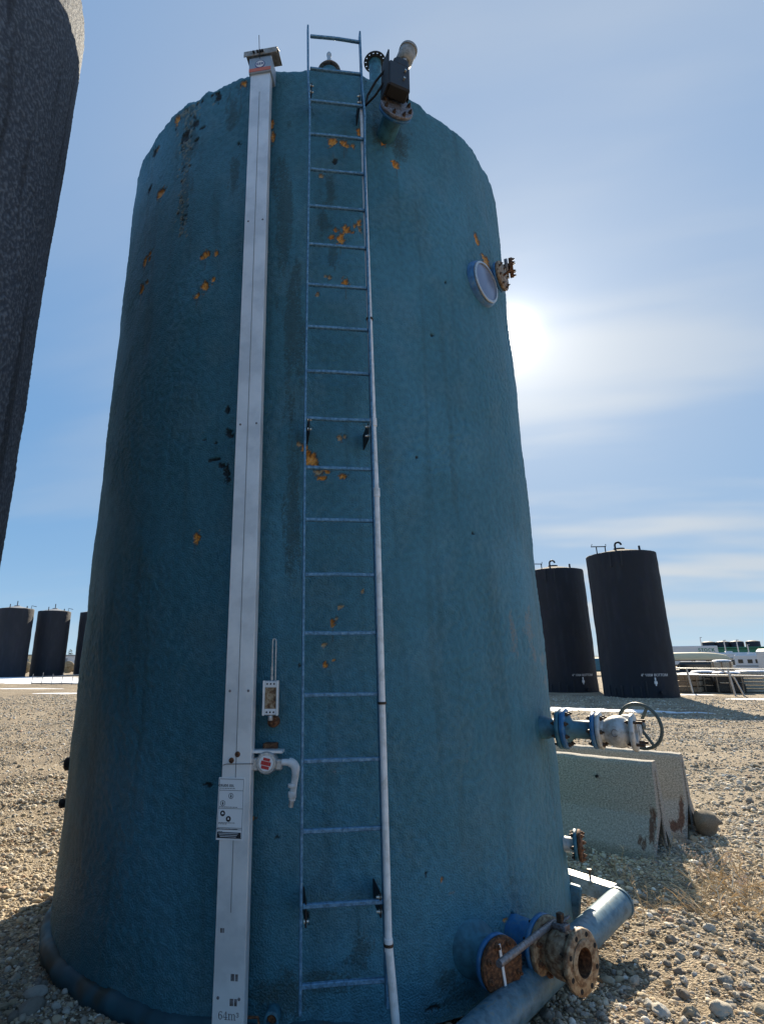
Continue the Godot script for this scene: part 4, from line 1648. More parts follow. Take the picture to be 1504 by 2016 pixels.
# ---------------------------------------------------------------- the dark tank close by on the left
func build_side_tank() -> void:
	var az := deg_to_rad(-31.35)
	var tangent := 3.55
	var R := 1.9
	var along := Vector3(sin(az), 0, -cos(az))
	var left := Vector3(-cos(az), 0, -sin(az))
	var c := along * tangent + left * R
	var T := thing("storage_tank", c, "charcoal storage tank with coarse popcorn foam, standing close beside the teal tank", "tank")
	var toward := rad_to_deg(atan2(-left.x, -left.z))   # the side that shows
	var f := foam_grid(R, 5.86, 0.0, toward - 60.0, toward + 60.0, 0.28, 0.0105)
	var nA := f.ang.size()
	var n1 := FastNoiseLite.new()
	n1.seed = 31
	n1.frequency = 1.0
	n1.fractal_octaves = 4
	n1.fractal_gain = 0.6
	for j in f.rows.size():
		var y: float = f.rows[j][0]
		for k in nA:
			var u: float = f.ang[k] * R
			var i := j * nA + k
			var big := n1.get_noise_2d(u * 1.2, y * 0.5)
			var fine := n1.get_noise_2d(u * 30.0, y * 30.0)
			f.d[i] = 0.015 * big + 0.006 * fine
			var groove := n1.get_noise_2d(u * 2.6 + 11.0, y * 0.16)
			var cc := Color(0.07, 0.086, 0.112).lerp(Color(0.19, 0.22, 0.26), ss(-0.05, 0.35, fine))
			cc = cc.lerp(Color(0.03, 0.033, 0.04), ss(0.2, 0.42, groove) * 0.7)
			f.c[i] = cc
	part(T, "shell", f.build(), M.black_foam)
	# tanks added out of view, blocking light so the teal tank's left stays dark
	for q in [[Vector3(-6.9, 0, 2.6), "added unseen charcoal tank blocking light, behind the coarse-foam tank"], [Vector3(-7.0, 0, -5.6), "added charcoal tank blocking light, hidden beyond the coarse-foam tank"]]:
		var p: Vector3 = q[0]
		far_tank(Vector3(p.x, gh(p.x, p.z), p.z), 1.9, 6.7, 1.0, q[1], 1)
	var b := MB.new()
	b.lathe([Vector2(R - 0.06, 5.85), Vector2(R - 0.4, 5.9), Vector2(0, 6.05)], 60)
	part(T, "roof", b, M.far_dark)


# ---------------------------------------------------------------- black tanks farther off
func far_tank(c: Vector3, R: float, H: float, face: float, label: String, kind: int, group := "") -> Node3D:
	var T := thing("storage_tank", c, label, "tank", group)
	var f := Foam.new()
	f.R = R
	f.H = H
	for k in 97:
		f.ang.append(TAU * k / 96.0)
	for j in 61:
		f.rows.append([lerpf(-0.1, H - 0.05, j / 60.0), 0.0])
	f.rows.append([H, -0.02])
	f.rows.append([H + 0.02, -0.1])
	f.d.resize(f.ang.size() * f.rows.size())
	f.c.resize(f.d.size())
	for j in f.rows.size():
		var y: float = f.rows[j][0]
		for k in f.ang.size():
			var a: float = f.ang[k % 96]
			var i := j * f.ang.size() + k
			var e := Vector3(sin(a) * R + c.x, y, cos(a) * R + c.z)
			f.d[i] = 0.03 * nf.get_noise_3d(e.x * 0.8, y * 0.6, e.z * 0.8) + 0.008 * nf.get_noise_3d(e.x * 6.0, y * 6.0, e.z * 6.0)
			var s := nf.get_noise_3d(e.x * 4.0, y * 0.3, e.z * 4.0)
			var cc := Color(0.009, 0.0125, 0.022).lerp(Color(0.024, 0.03, 0.042), ss(0.0, 0.6, s) * 0.5)
			cc = cc.lerp(Color(0.018, 0.02, 0.027), ss(0.1, 0.5, nf.get_noise_3d(e.x, y * 0.4, e.z + 9.0)) * 0.6)
			f.c[i] = cc
	var fm: StandardMaterial3D = M.black_foam
	part(T, "shell", f.build(), fm)
	var b := MB.new()
	b.lathe([Vector2(R - 0.08, H + 0.01), Vector2(R * 0.5, H + 0.2), Vector2(0.3, H + 0.34), Vector2(0.3, H + 0.42), Vector2(0, H + 0.42)], 48)
	part(T, "roof", b, M.far_grey if kind == 1 else M.roofing)
	# fittings along the top edge that shows: hatch rail, gooseneck vent, small nozzle
	var e := Vector3(sin(face), 0, cos(face))
	var s := Vector3(e.z, 0, -e.x)
	var q := e * R * 0.75 - s * R * 0.62 + Vector3(0, H, 0)
	if kind == 0:
		b = MB.new()
		b.tube([q + Vector3(0, 0.0, 0), q + Vector3(0, 0.42, 0)], 0.03, 6)
		b.tube([q + s * 0.45, q + s * 0.45 + Vector3(0, 0.4, 0)], 0.03, 6)
		b.tube([q - s * 0.2 + Vector3(0, 0.55, 0), q - s * 0.28 + Vector3(0, 0.42, 0), q + s * 0.5 + Vector3(0, 0.36, 0), q + s * 0.5 + Vector3(0, 0.5, 0)], 0.03, 6)
		part(T, "hatch_rail", b, M.far_dark)
		b = MB.new()
		var pts := []
		var g := e * R * 0.7 - s * R * 0.1 + Vector3(0, H, 0)
		pts.append(g)
		for k in 8:
			var t := PI * k / 7.0
			pts.append(g + Vector3(0, 0.4 + 0.16 * sin(t), 0) + s * (0.16 - 0.16 * cos(t)))
		b.tube(pts, 0.055, 8)
		part(T, "gooseneck_vent", b, M.far_dark)
		for d in [-0.28, 0.02]:   # hangers below the rim
			b = MB.new()
			b.at(Transform3D(Basis(s, Vector3.UP, e), e * (R + 0.03) * cos(d) + s * (R + 0.03) * sin(d) + Vector3(0, H - 0.45, 0)))
			b.box(Vector3.ZERO, Vector3(0.09, 0.8, 0.08), 0.02)
			part(T, "hanger", b, M.far_dark)
	else:
		b = MB.new()
		b.tube([Vector3(0, H + 0.4, 0), Vector3(0, H + 0.95, 0)], 0.05, 6)
		b.tube([e * R * 0.8 - s * 0.7 + Vector3(0, H, 0), e * R * 0.8 - s * 0.7 + Vector3(0, H + 0.45, 0)], 0.05, 6)
		part(T, "roof_vent", b, M.far_dark)
		b = MB.new()
		b.tube([e * R * 0.3 + s * R * 0.8 + Vector3(0, H, 0), e * R * 0.3 + s * R * 0.8 + Vector3(0, H + 0.4, 0), e * R * 0.3 + s * R * 1.08 + Vector3(0, H + 0.3, 0)], 0.035, 6)
		part(T, "ladder_hoop", b, M.far_dark)
	b = MB.new()
	q = e * R * 0.6 + s * R * 0.55 + Vector3(0, H, 0)
	b.tube([q, q + Vector3(0, 0.3, 0)], 0.06, 8)
	part(T, "nozzle", b, M.far_dark)
	return T


func build_far_tanks() -> void:
	var R := 1.85
	var H := 7.6
	# two on the right
	var n := 0
	for q in [[26.31, 36.4, -0.3], [0.0, 40.6, -0.42]]:
		var az := deg_to_rad(q[0])
		if n == 1:   # its right edge shows at pixel (1162, 1230)
			var d := ray(1162, 1230)
			az = atan2(d.x, -d.z) - asin(R / q[1])
		var c := Vector3(sin(az) * q[1], 0, -cos(az) * q[1])
		c.y = q[2]
		var face := atan2(-c.x, -c.z)
		var T := far_tank(c, R, H, face, ["black foam-coated tank with white lettering and gooseneck vent, beside the pipe rail fence", "black foam-coated tank with white lettering and gooseneck vent, partly hidden by the teal tank"][n], 0)
		var off := [0.4, 0.52][n] as float
		var lf := Transform3D(Basis(Vector3.UP, face + off), Vector3.ZERO)
		lettering(T, "4\" 100# BOTTOM", 0.13, Transform3D(lf.basis, lf * Vector3(0, 1.05, R + 0.06)), M.paper)
		var b := MB.new()
		b.at(lf)
		b.box(Vector3(0.02, 0.85, R + 0.05), Vector3(0.07, 0.16, 0.03), 0.01)
		b.box(Vector3(0.02, 0.68, R + 0.05), Vector3(0.15, 0.14, 0.05), 0.04)
		b.box(Vector3(0.02, 0.58, R + 0.05), Vector3(0.06, 0.12, 0.03), 0.01)
		part(T, "arrow_mark", b, M.paper)
		b = MB.new()
		b.at(lf * Transform3D(Basis(Vector3.RIGHT, PI / 2), Vector3(0.25, 0.22, R - 0.05)))
		b.cyl(0.07, 0, 0.25, 12)
		b.cyl(0.13, 0.25, 0.3, 14)
		part(T, "outlet", b, M.far_dark)
		for k in 6:   # runs of coating near the foot
			var a := face - 0.9 + 0.22 * k + rng.randf_range(-0.05, 0.05)
			var hh := rng.randf_range(0.35, 0.8)
			b = MB.new()
			b.at(Transform3D(Basis(Vector3.UP, a), Vector3(sin(a), 0, cos(a)) * (R + 0.01)))
			b.box(Vector3(0, hh / 2, 0), Vector3(0.08, hh, 0.08), 0.03)
			part(T, "coating_run", b, M.far_dark)
		n += 1
	# three on the left, far across the snow
	var labels := ["black foam-coated tank with cone roof, farthest from the tank with a roof vent pole", "black foam-coated tank standing between two others beyond the snow, pole vent on roof", "black foam-coated tank beyond the snow, half hidden behind the teal tank"]
	n = 0
	for q in [[-29.5, 77.0], [-26.52, 79.4], [-23.12, 80.0]]:
		var az := deg_to_rad(q[0])
		var c := Vector3(sin(az) * q[1], 0.1, -cos(az) * q[1])
		var T := far_tank(c, R, 7.55, atan2(-c.x, -c.z), labels[n], 1)
		if n == 2:
			var b := MB.new()
			var fa := atan2(-c.x, -c.z) - 0.1
			b.at(Transform3D(Basis(Vector3.UP, fa), Vector3.ZERO))
			b.box(Vector3(0, 4.2, R + 0.12), Vector3(0.14, 6.3, 0.1), 0.02)
			part(T, "gauge_board", b, M.far_grey)
		n += 1


# ---------------------------------------------------------------- concrete barriers
func barrier(end: Vector3, dir: Vector3, len: float, label: String, sd: float) -> void:
	# "end" is the foot of the near-right corner on the front; dir runs away to the left along the barrier
	var y := 0.0
	var T := thing("concrete_barrier", end, label, "barrier", "concrete barriers behind the teal tank")
	var across := Vector3.UP.cross(dir).normalized()    # from the front face to the back
	if across.z > 0:
		across = -across
	var prof := [[0.0, 0.0], [0.0, 0.075], [0.17, 0.33], [0.225, 0.74], [0.245, 0.765], [0.355, 0.765], [0.375, 0.74], [0.43, 0.33], [0.6, 0.075], [0.6, 0.0]]
	# a finer outline so that the edges can crumble
	var out := []
	for i in prof.size() - 1:
		var m := 16 if i in [2, 1] else (6 if i in [6, 7] else 2)
		for k in m:
			out.append([lerpf(prof[i][0], prof[i + 1][0], float(k) / m), lerpf(prof[i][1], prof[i + 1][1], float(k) / m)])
	out.append(prof[prof.size() - 1])
	var b := MB.new()
	var cols := 150
	var base := b.v.size()
	for j in cols + 1:
		var t := len * pow(float(j) / cols, 1.6)
		for i in out.size():
			var h: float = out[i][1]
			var p: Vector3 = across * out[i][0] + Vector3(0, h, 0) + dir * t
			var crumble := 0.05 * exp(-t * 9.0) * (1.0 - ss(0.0, 0.35, h)) * (0.4 + nf.get_noise_2d(i * 0.4 + sd, 3.0))
			p += dir * crumble + Vector3(nf.get_noise_3d(t * 5.0, h * 7.0, sd + i), nf.get_noise_3d(t * 5.0, h * 7.0, sd + 20.0), 0) * 0.008
			b.vt(p, Vector3.UP)
	var w := out.size()
	for j in cols:
		for i in w - 1:
			var a := base + j * w + i
			b.ix.append_array([a, a + 1, a + w + 1, a, a + w + 1, a + w])
	# normals of the swept sides
	for j in cols + 1:
		for i in w:
			var i0 := maxi(i - 1, 0)
			var i1 := mini(i + 1, w - 1)
			var q := dir.cross(b.v[base + j * w + i1] - b.v[base + j * w + i0]).normalized()
			var mid := across * 0.3 + Vector3(0, 0.3, 0)
			var pr: Vector3 = across * out[i][0] + Vector3(0, out[i][1], 0) - mid
			b.n[base + j * w + i] = q if q.dot(pr) > 0 else -q
	var fixed := PackedInt32Array()
	for k in range(0, b.ix.size(), 3):
		var a := b.ix[k]
		var c := b.ix[k + 1]
		var d := b.ix[k + 2]
		var g := (b.v[d] - b.v[a]).cross(b.v[c] - b.v[a])
		if g.dot(b.n[a] + b.n[c] + b.n[d]) < 0:
			fixed.append_array([a, d, c])
		else:
			fixed.append_array([a, c, d])
	b.ix = fixed
	# end face with its cast-in keyway
	for e in 2:
		var ox := dir * (0.0 if e == 0 else len)
		var nn := -dir if e == 0 else dir
		var i0 := b.v.size()
		b.vt(across * 0.3 + Vector3(0, 0.3, 0) + ox - nn * 0.006, nn)
		for i in w:
			b.vt(b.v[base + (0 if e == 0 else cols) * w + i], nn)
		for i in w - 1:
			b.tri(i0, i0 + 1 + i, i0 + 2 + i)
	var tint := []
	for p in b.v:   # rust bled from the steel and lime streaks, each with its own ragged outline
		var t := p.dot(dir)
		var q := 1.3 * nf.get_noise_3d(t * 22.0, p.y * 9.0, sd) + 0.8 * nf.get_noise_3d(t * 40.0, p.y * 30.0, sd)
		var e := maxf(1.0 - pow((t - 0.035 - 0.03 * (0.4 - p.y)) / 0.035, 2.0) - pow((p.y - 0.24) / 0.2, 2.0), 1.0 - pow((t - 0.1) / 0.06, 2.0) - pow((p.y - 0.13) / 0.05, 2.0))
		var c := Color(1, 1, 1)
		if p.dot(across) < 0.28:
			c = c.lerp(Color(0.36, 0.2, 0.15), ss(0.0, 0.5, e + 0.6 * q - 0.1))
			c = c.lerp(Color(1.25, 1.24, 1.2), ss(0.3, 0.4, nf.get_noise_3d(t * 14.0, p.y * 3.0, sd + 50.0)))
		tint.append(c)
	part(T, "block", coloured(b, tint), M.concrete)
	for s in [0.3]:
		b = MB.new()
		b.at(Transform3D(Basis(dir, Vector3.UP, dir.cross(Vector3.UP)), across * s + Vector3(0, 0.38, 0) - dir * 0.002))
		b.box(Vector3.ZERO, Vector3(0.02, 0.62, 0.018), 0.004)
		part(T, "key_rib", b, M.concrete)
	b = MB.new()
	var hd := 0.19 + 0.002
	b.at(Transform3D(Basis(dir, -across, dir.cross(-across)), across * (hd - 0.006) + Vector3(0, 0.6, 0) + dir * 0.5))
	b.cyl(0.013, -0.02, 0.006, 12)
	part(T, "lifting_hole", b, M.hole)


func build_barriers() -> void:
	var e1 := on_ground(1296, 1697, 0.0)
	e1.y = gh(e1.x, e1.z) - 0.02
	var d1 := Vector3(-0.75, 0, -0.66).normalized()
	barrier(e1, d1, 3.0, "weathered grey concrete barrier with white end face, nearer the teal tank's valves", 1.0)
	var e2 := on_ground(1352, 1650, 0.0)
	e2.y = gh(e2.x, e2.z) - 0.02
	barrier(e2, Vector3(-0.76, 0, -0.65).normalized(), 3.0, "weathered concrete barrier standing behind another, a boulder at its end", 6.0)


# ---------------------------------------------------------------- the yard on the right
func set_on(p: Vector3) -> Vector3:
	return Vector3(p.x, gh(p.x, p.z), p.z)


func place(az_px: float, d: float) -> Vector3:
	var e := ray(az_px, 1292)
	var q := Vector2(e.x, e.z).normalized() * d
	return Vector3(q.x, gh(q.x, q.y), q.y)


func facing(p: Vector3) -> float:
	return atan2(-p.x, -p.z)


func camper(px: float, d: float, len: float, ht: float, label: String, turn: float) -> void:
	var p := place(px, d)
	var T := thing("camper_trailer", p, label, "trailer", "", facing(p) + turn)
	var b := MB.new()
	b.box(Vector3(0, 0.55 + ht / 2, 0), Vector3(len, ht, 2.3), 0.16)
	part(T, "body", b, M.far_white)
	for s in [-0.28, 0.05, 0.32]:
		b = MB.new()
		b.box(Vector3(s * len, 0.55 + ht * 0.58, 1.16), Vector3(len * 0.17, ht * 0.22, 0.04), 0.01)
		part(T, "window", b, M.glass)
	b = MB.new()
	b.box(Vector3(0, 0.55 + ht * 0.3, 1.155), Vector3(len * 0.96, 0.14, 0.02))
	part(T, "stripe", b, M.far_grey)
	b = MB.new()
	b.box(Vector3(0.1 * len, 0.6 + ht, 0), Vector3(0.8, 0.24, 0.7), 0.06)
	part(T, "roof_unit", b, M.far_white)
	for s in [-0.12, 0.1]:
		for z in [-1.0, 1.05]:
			b = MB.new()
			b.at(Transform3D(Basis(Vector3.RIGHT, PI / 2), Vector3(s * len, 0.33, z)))
			b.cyl(0.34, -0.1, 0.1, 18, 0.03)
			part(T, "wheel", b, M.rubber)


func stack(px: float, d: float, w: float, h: float, dep: float, n: int, m: Material, label: String, boards: bool) -> void:
	var p := place(px, d)
	var T := thing("crate_stack" if not boards else "lumber_stack", p, label, "stack", "stacks behind the rail fence", facing(p) + rng.randf_range(-0.25, 0.25))
	var r := 5 if not boards else n
	for i in n:
		var b := MB.new()
		var y := h * (i + 0.5) / n
		if boards:
			b.box(Vector3(rng.randf_range(-0.1, 0.1), y, 0), Vector3(w * rng.randf_range(0.9, 1.0), h / n * 0.72, dep), 0.02)
			part(T, "board", b, m)
		else:
			b.box(Vector3(rng.randf_range(-0.03, 0.03), y, 0), Vector3(w, h / n * 0.84, dep), 0.03)
			part(T, "crate", b, m)
	if not boards:
		for s in [-0.42, 0.0, 0.42]:
			var b := MB.new()
			b.box(Vector3(s * w, h / 2, dep / 2 + 0.03), Vector3(0.07, h * 0.96, 0.05), 0.01)
			part(T, "batten", b, M.wood)
	var b := MB.new()
	var top := []
	b.lathe([Vector2(w * 0.5, 0), Vector2(w * 0.44, 0.07), Vector2(w * 0.25, 0.1), Vector2(0, 0.11)], 14)
	for i in b.v.size():
		b.v[i].z *= dep / w
		b.v[i].y += h
	part(T, "snow_cap", b, M.snow)


func build_yard() -> void:
	# pipe rail fence
	var T := thing("rail_fence", place(1400, 39.0), "pale two-rail pipe fence running past the crate stacks", "fence")
	var o := T.position
	var p0 := place(1325, 39.5)
	var p1 := place(1640, 36.0)
	for h in [1.37, 1.02]:
		var b := MB.new(o)
		b.tube([p0 + Vector3(0, h, 0), p1 + Vector3(0, h, 0)], 0.05 if h < 1.2 else 0.035, 8)
		part(T, "rail", b, M.galv)
	for px in [1357.0, 1448.0, 1560.0]:
		var t: float = (px - 1325.0) / (1640.0 - 1325.0)
		var q := p0.lerp(p1, t)
		q.y = gh(q.x, q.z)
		var b := MB.new(o)
		b.tube([q + Vector3(0, -0.1, 0), q + Vector3(-0.15, 1.4, 0)], 0.05, 8)
		part(T, "post", b, M.galv)
	var bb := MB.new(o)
	var br := p0.lerp(p1, 123.0 / 315.0)
	bb.tube([br + Vector3(-0.6, 1.35, 0), br + Vector3(0.1, 0.95, 0), br + Vector3(0.45, 0.0, 0)], 0.045, 8)
	part(T, "brace", bb, M.galv)
	# stacks of crates and boards behind it
	stack(1346, 41.0, 1.25, 1.0, 1.1, 3, M.wood, "stack of brown slatted crates with a snow cap at the tank's edge", false)
	stack(1378, 42.0, 1.4, 1.12, 1.1, 3, M.wood_dark, "stack of grey-black crates with a snow cap, paler than the next", false)
	stack(1422, 41.5, 1.45, 1.08, 1.2, 2, M.wood_dark, "darkest stack of crates beside the leaning fence post", false)
	stack(1418, 47.0, 1.15, 1.7, 1.0, 2, M.pale_wood, "tall pale crate stack rising behind the dark crates", false)
	stack(1476, 42.5, 1.9, 1.15, 1.2, 6, M.pale_wood, "stack of pale sawn boards beyond the fence", true)
	# overturned boat on stands
	var p := place(1352, 62.0)
	T = thing("boat", p, "cream boat hull lying keel up on a rack", "boat", "", facing(p) + 0.12)
	var b := MB.new()
	var hull := []
	var n := 18
	for i in n + 1:
		var t := float(i) / n * 2.0 - 1.0
		var w := 0.95 * pow(1.0 - pow(absf(t), 2.6), 0.6) + 0.02
		var h := 0.62 * pow(1.0 - pow(absf(t), 3.0), 0.5) + 0.03
		for k in 9:
			var a := PI * k / 8.0
			var e := Vector3(0, sin(a) * h, cos(a) * w)
			b.vt(Vector3(t * 3.4, 1.75 + e.y, e.z), Vector3(0.3 * signf(t) * t * t, sin(a), cos(a)))
	for i in n:
		for k in 8:
			var q := i * 9 + k
			b.tri(q, q + 1, q + 10)
			b.tri(q, q + 10, q + 9)
	part(T, "hull", b, M.far_cream)
	b = MB.new()
	b.box(Vector3(0, 1.72, 0), Vector3(6.5, 0.08, 1.8), 0.02)
	part(T, "gunwale", b, M.wood)
	for s in [-2.2, 0.4, 2.4]:
		for z in [-0.7, 0.7]:
			b = MB.new()
			b.tube([Vector3(s, -0.1, z), Vector3(s, 1.7, z)], 0.06, 6)
			part(T, "stand", b, M.far_dark)
	# dark car
	p = place(1380, 52.0)
	T = thing("parked_car", p, "black car parked under the boat rack behind the crates", "car", "", facing(p))
	b = MB.new()
	b.box(Vector3(0, 0.72, 0), Vector3(4.4, 0.7, 1.8), 0.16)
	part(T, "body", b, M.far_dark)
	b = MB.new()
	b.box(Vector3(-0.3, 1.3, 0), Vector3(2.6, 0.62, 1.55), 0.2)
	part(T, "cabin", b, M.glass)
	b = MB.new()
	b.box(Vector3(-0.3, 1.62, 0), Vector3(2.3, 0.06, 1.4), 0.02)
	part(T, "roof", b, M.far_grey)
	for s in [-1.35, 1.35]:
		for z in [-0.85, 0.85]:
			b = MB.new()
			b.at(Transform3D(Basis(Vector3.RIGHT, PI / 2), Vector3(s, 0.33, z)))
			b.cyl(0.34, -0.12, 0.12, 18, 0.03)
			part(T, "wheel", b, M.rubber)
	# box trailer with green lettering
	p = place(1366, 112.0)
	T = thing("box_trailer", p, "white box trailer with green lettering, behind the cream boat", "trailer", "", facing(p) + 0.1)
	b = MB.new()
	b.box(Vector3(0, 2.55, 0), Vector3(6.6, 2.9, 2.5), 0.06)
	part(T, "box", b, M.far_white)
	lettering(T, "STOCK", 0.55, Transform3D(Basis.IDENTITY, Vector3(1.7, 3.35, 1.27)), M.far_green, "lettering", false, true)
	b = MB.new()
	b.box(Vector3(0, 1.0, 0), Vector3(6.4, 0.2, 1.4), 0.02)
	part(T, "chassis", b, M.far_dark)
	for s in [-2.4, -1.3]:
		b = MB.new()
		b.at(Transform3D(Basis(Vector3.RIGHT, PI / 2), Vector3(s, 0.5, 1.0)))
		b.cyl(0.5, -0.15, 0.15, 18, 0.04)
		part(T, "wheel", b, M.rubber)
	camper(1424, 92.0, 6.2, 2.1, "long white camper trailer with a dark window band, below the green shed", 0.15)
	camper(1476, 78.0, 2.6, 1.75, "short white camper beside the long green shed's end", -0.2)
	camper(1556, 46.0, 2.9, 1.9, "large white camper standing past the board stack", 0.5)
	# low white pickup
	p = place(1421, 80.0)
	T = thing("pickup_truck", p, "white pickup truck parked in front of the long camper", "truck", "", facing(p) + 0.1)
	b = MB.new()
	b.box(Vector3(0, 0.85, 0), Vector3(5.2, 0.65, 1.9), 0.14)
	part(T, "body", b, M.far_white)
	b = MB.new()
	b.box(Vector3(0.4, 1.45, 0), Vector3(1.9, 0.65, 1.6), 0.18)
	part(T, "cab", b, M.glass)
	b = MB.new()
	b.box(Vector3(0.4, 1.79, 0), Vector3(1.6, 0.06, 1.4), 0.02)
	part(T, "roof", b, M.far_white)
	for s in [-1.6, 1.6]:
		b = MB.new()
		b.at(Transform3D(Basis(Vector3.RIGHT, PI / 2), Vector3(s, 0.38, 0.85)))
		b.cyl(0.38, -0.12, 0.12, 18, 0.03)
		part(T, "wheel", b, M.rubber)
	# teal van in the gap between the two black tanks
	p = place(1171, 78.0)
	T = thing("parked_van", p, "pale green van glimpsed between the two black tanks", "van", "", facing(p) + PI / 2)
	b = MB.new()
	b.box(Vector3(0, 1.25, 0), Vector3(4.6, 1.5, 1.9), 0.2)
	part(T, "body", b, M.teal)
	b = MB.new()
	b.box(Vector3(2.29, 1.55, 0), Vector3(0.06, 0.6, 1.5), 0.02)
	part(T, "windscreen", b, M.glass)
	for z in [-0.85, 0.85]:
		b = MB.new()
		b.at(Transform3D(Basis(Vector3.RIGHT, PI / 2), Vector3(1.6, 0.35, z)))
		b.cyl(0.36, -0.12, 0.12, 16, 0.03)
		part(T, "wheel", b, M.rubber)
	# long green shed and the tank row behind it
	p = place(1470, 190.0)
	T = thing("shed", p, "long low green metal shed in front of the distant tank row", "building", "", facing(p) + 0.05)
	b = MB.new()
	b.box(Vector3(0, 2.5, 0), Vector3(27.0, 5.0, 8.0), 0.05)
	part(T, "wall", b, M.far_green)
	b = MB.new()
	b.box(Vector3(0, 5.2, 0), Vector3(27.6, 0.3, 8.8), 0.05)
	part(T, "roof", b, M.far_green)
	for k in 9:
		b = MB.new()
		b.box(Vector3(-12.0 + 3.0 * k, 2.5, 4.06), Vector3(0.12, 4.9, 0.1))
		part(T, "rib", b, M.far_green)
	for px in [1399.0, 1427.0, 1454.5, 1486.5]:
		p = place(px, 232.0)
		T = thing("distant_tank", p, "black storage tank in the far row above the green shed", "tank", "far row of black tanks")
		b = MB.new()
		b.lathe([Vector2(2.0, 0), Vector2(2.0, 7.6), Vector2(1.9, 7.7)], 28)
		part(T, "shell", b, M.far_dark)
		b = MB.new()
		b.lathe([Vector2(1.95, 7.65), Vector2(0.9, 7.95), Vector2(0, 8.05)], 28)
		part(T, "roof", b, M.far_dark)
	p = place(1362, 215.0)
	T = thing("shed", p, "distant dark shed with a red roof edge above the box trailer", "building", "", facing(p))
	b = MB.new()
	b.box(Vector3(2, 2.6, 0), Vector3(13.0, 5.2, 8.0), 0.05)
	part(T, "wall", b, M.far_dark)
	b = MB.new()
	b.box(Vector3(-1.0, 5.5, 0), Vector3(6.5, 0.7, 8.4), 0.1)
	part(T, "roof", b, M.red)
	for q in [[1430.0, 150.0, 6.0], [1455.0, 150.0, 6.0], [1384.0, 170.0, 7.4], [1475.0, 150.0, 5.0]]:
		p = place(q[0], q[1])
		T = thing("yard_pole", p, "thin pale pole standing before the distant tank row", "pole", "poles before the tank row")
		b = MB.new()
		b.tube([Vector3(0, -0.2, 0), Vector3(0, q[2], 0)], [0.14, 0.09], 8)
		part(T, "mast", b, M.far_white)
		b = MB.new()
		b.box(Vector3(0.2, q[2], 0), Vector3(0.5, 0.12, 0.2), 0.02)
		part(T, "lamp_head", b, M.far_grey)


# ---------------------------------------------------------------- snow, fields, far things on the left
func snow_patch(called: String, c: Vector3, along: Vector3, half: Vector2, thick: float, sd: float) -> void:
	var side := Vector3.UP.cross(along).normalized()
	var b := MB.new(Vector3(c.x, 0, c.z))
	var rings := 7
	var seg := 72
	var i0 := b.v.size()
	for j in rings + 1:
		var f := float(j) / rings
		for k in seg:
			var a := TAU * k / seg
			var r := 1.0 + 0.55 * nf.get_noise_2d(cos(a) * 1.6 + sd, sin(a) * 1.6) + 0.2 * nf.get_noise_2d(cos(a) * 6.0 + sd, sin(a) * 6.0)
			var p := c + along * cos(a) * half.x * r * f + side * sin(a) * half.y * r * f
			p.y = gh(p.x, p.z) + thick * (1.0 - f * f) + (0.01 if j < rings else -0.02)
			b.vt(p, Vector3.UP)
	for j in rings:
		for k in seg:
			var p := i0 + j * seg + k
			var q := i0 + j * seg + (k + 1) % seg
			b.tri(p, q, q + seg)
			b.tri(p, q + seg, p + seg)
	var o := part(self, called, b, M.snow)
	o.position = Vector3(c.x, 0, c.z)
	tag(o, "", "", "", "structure")


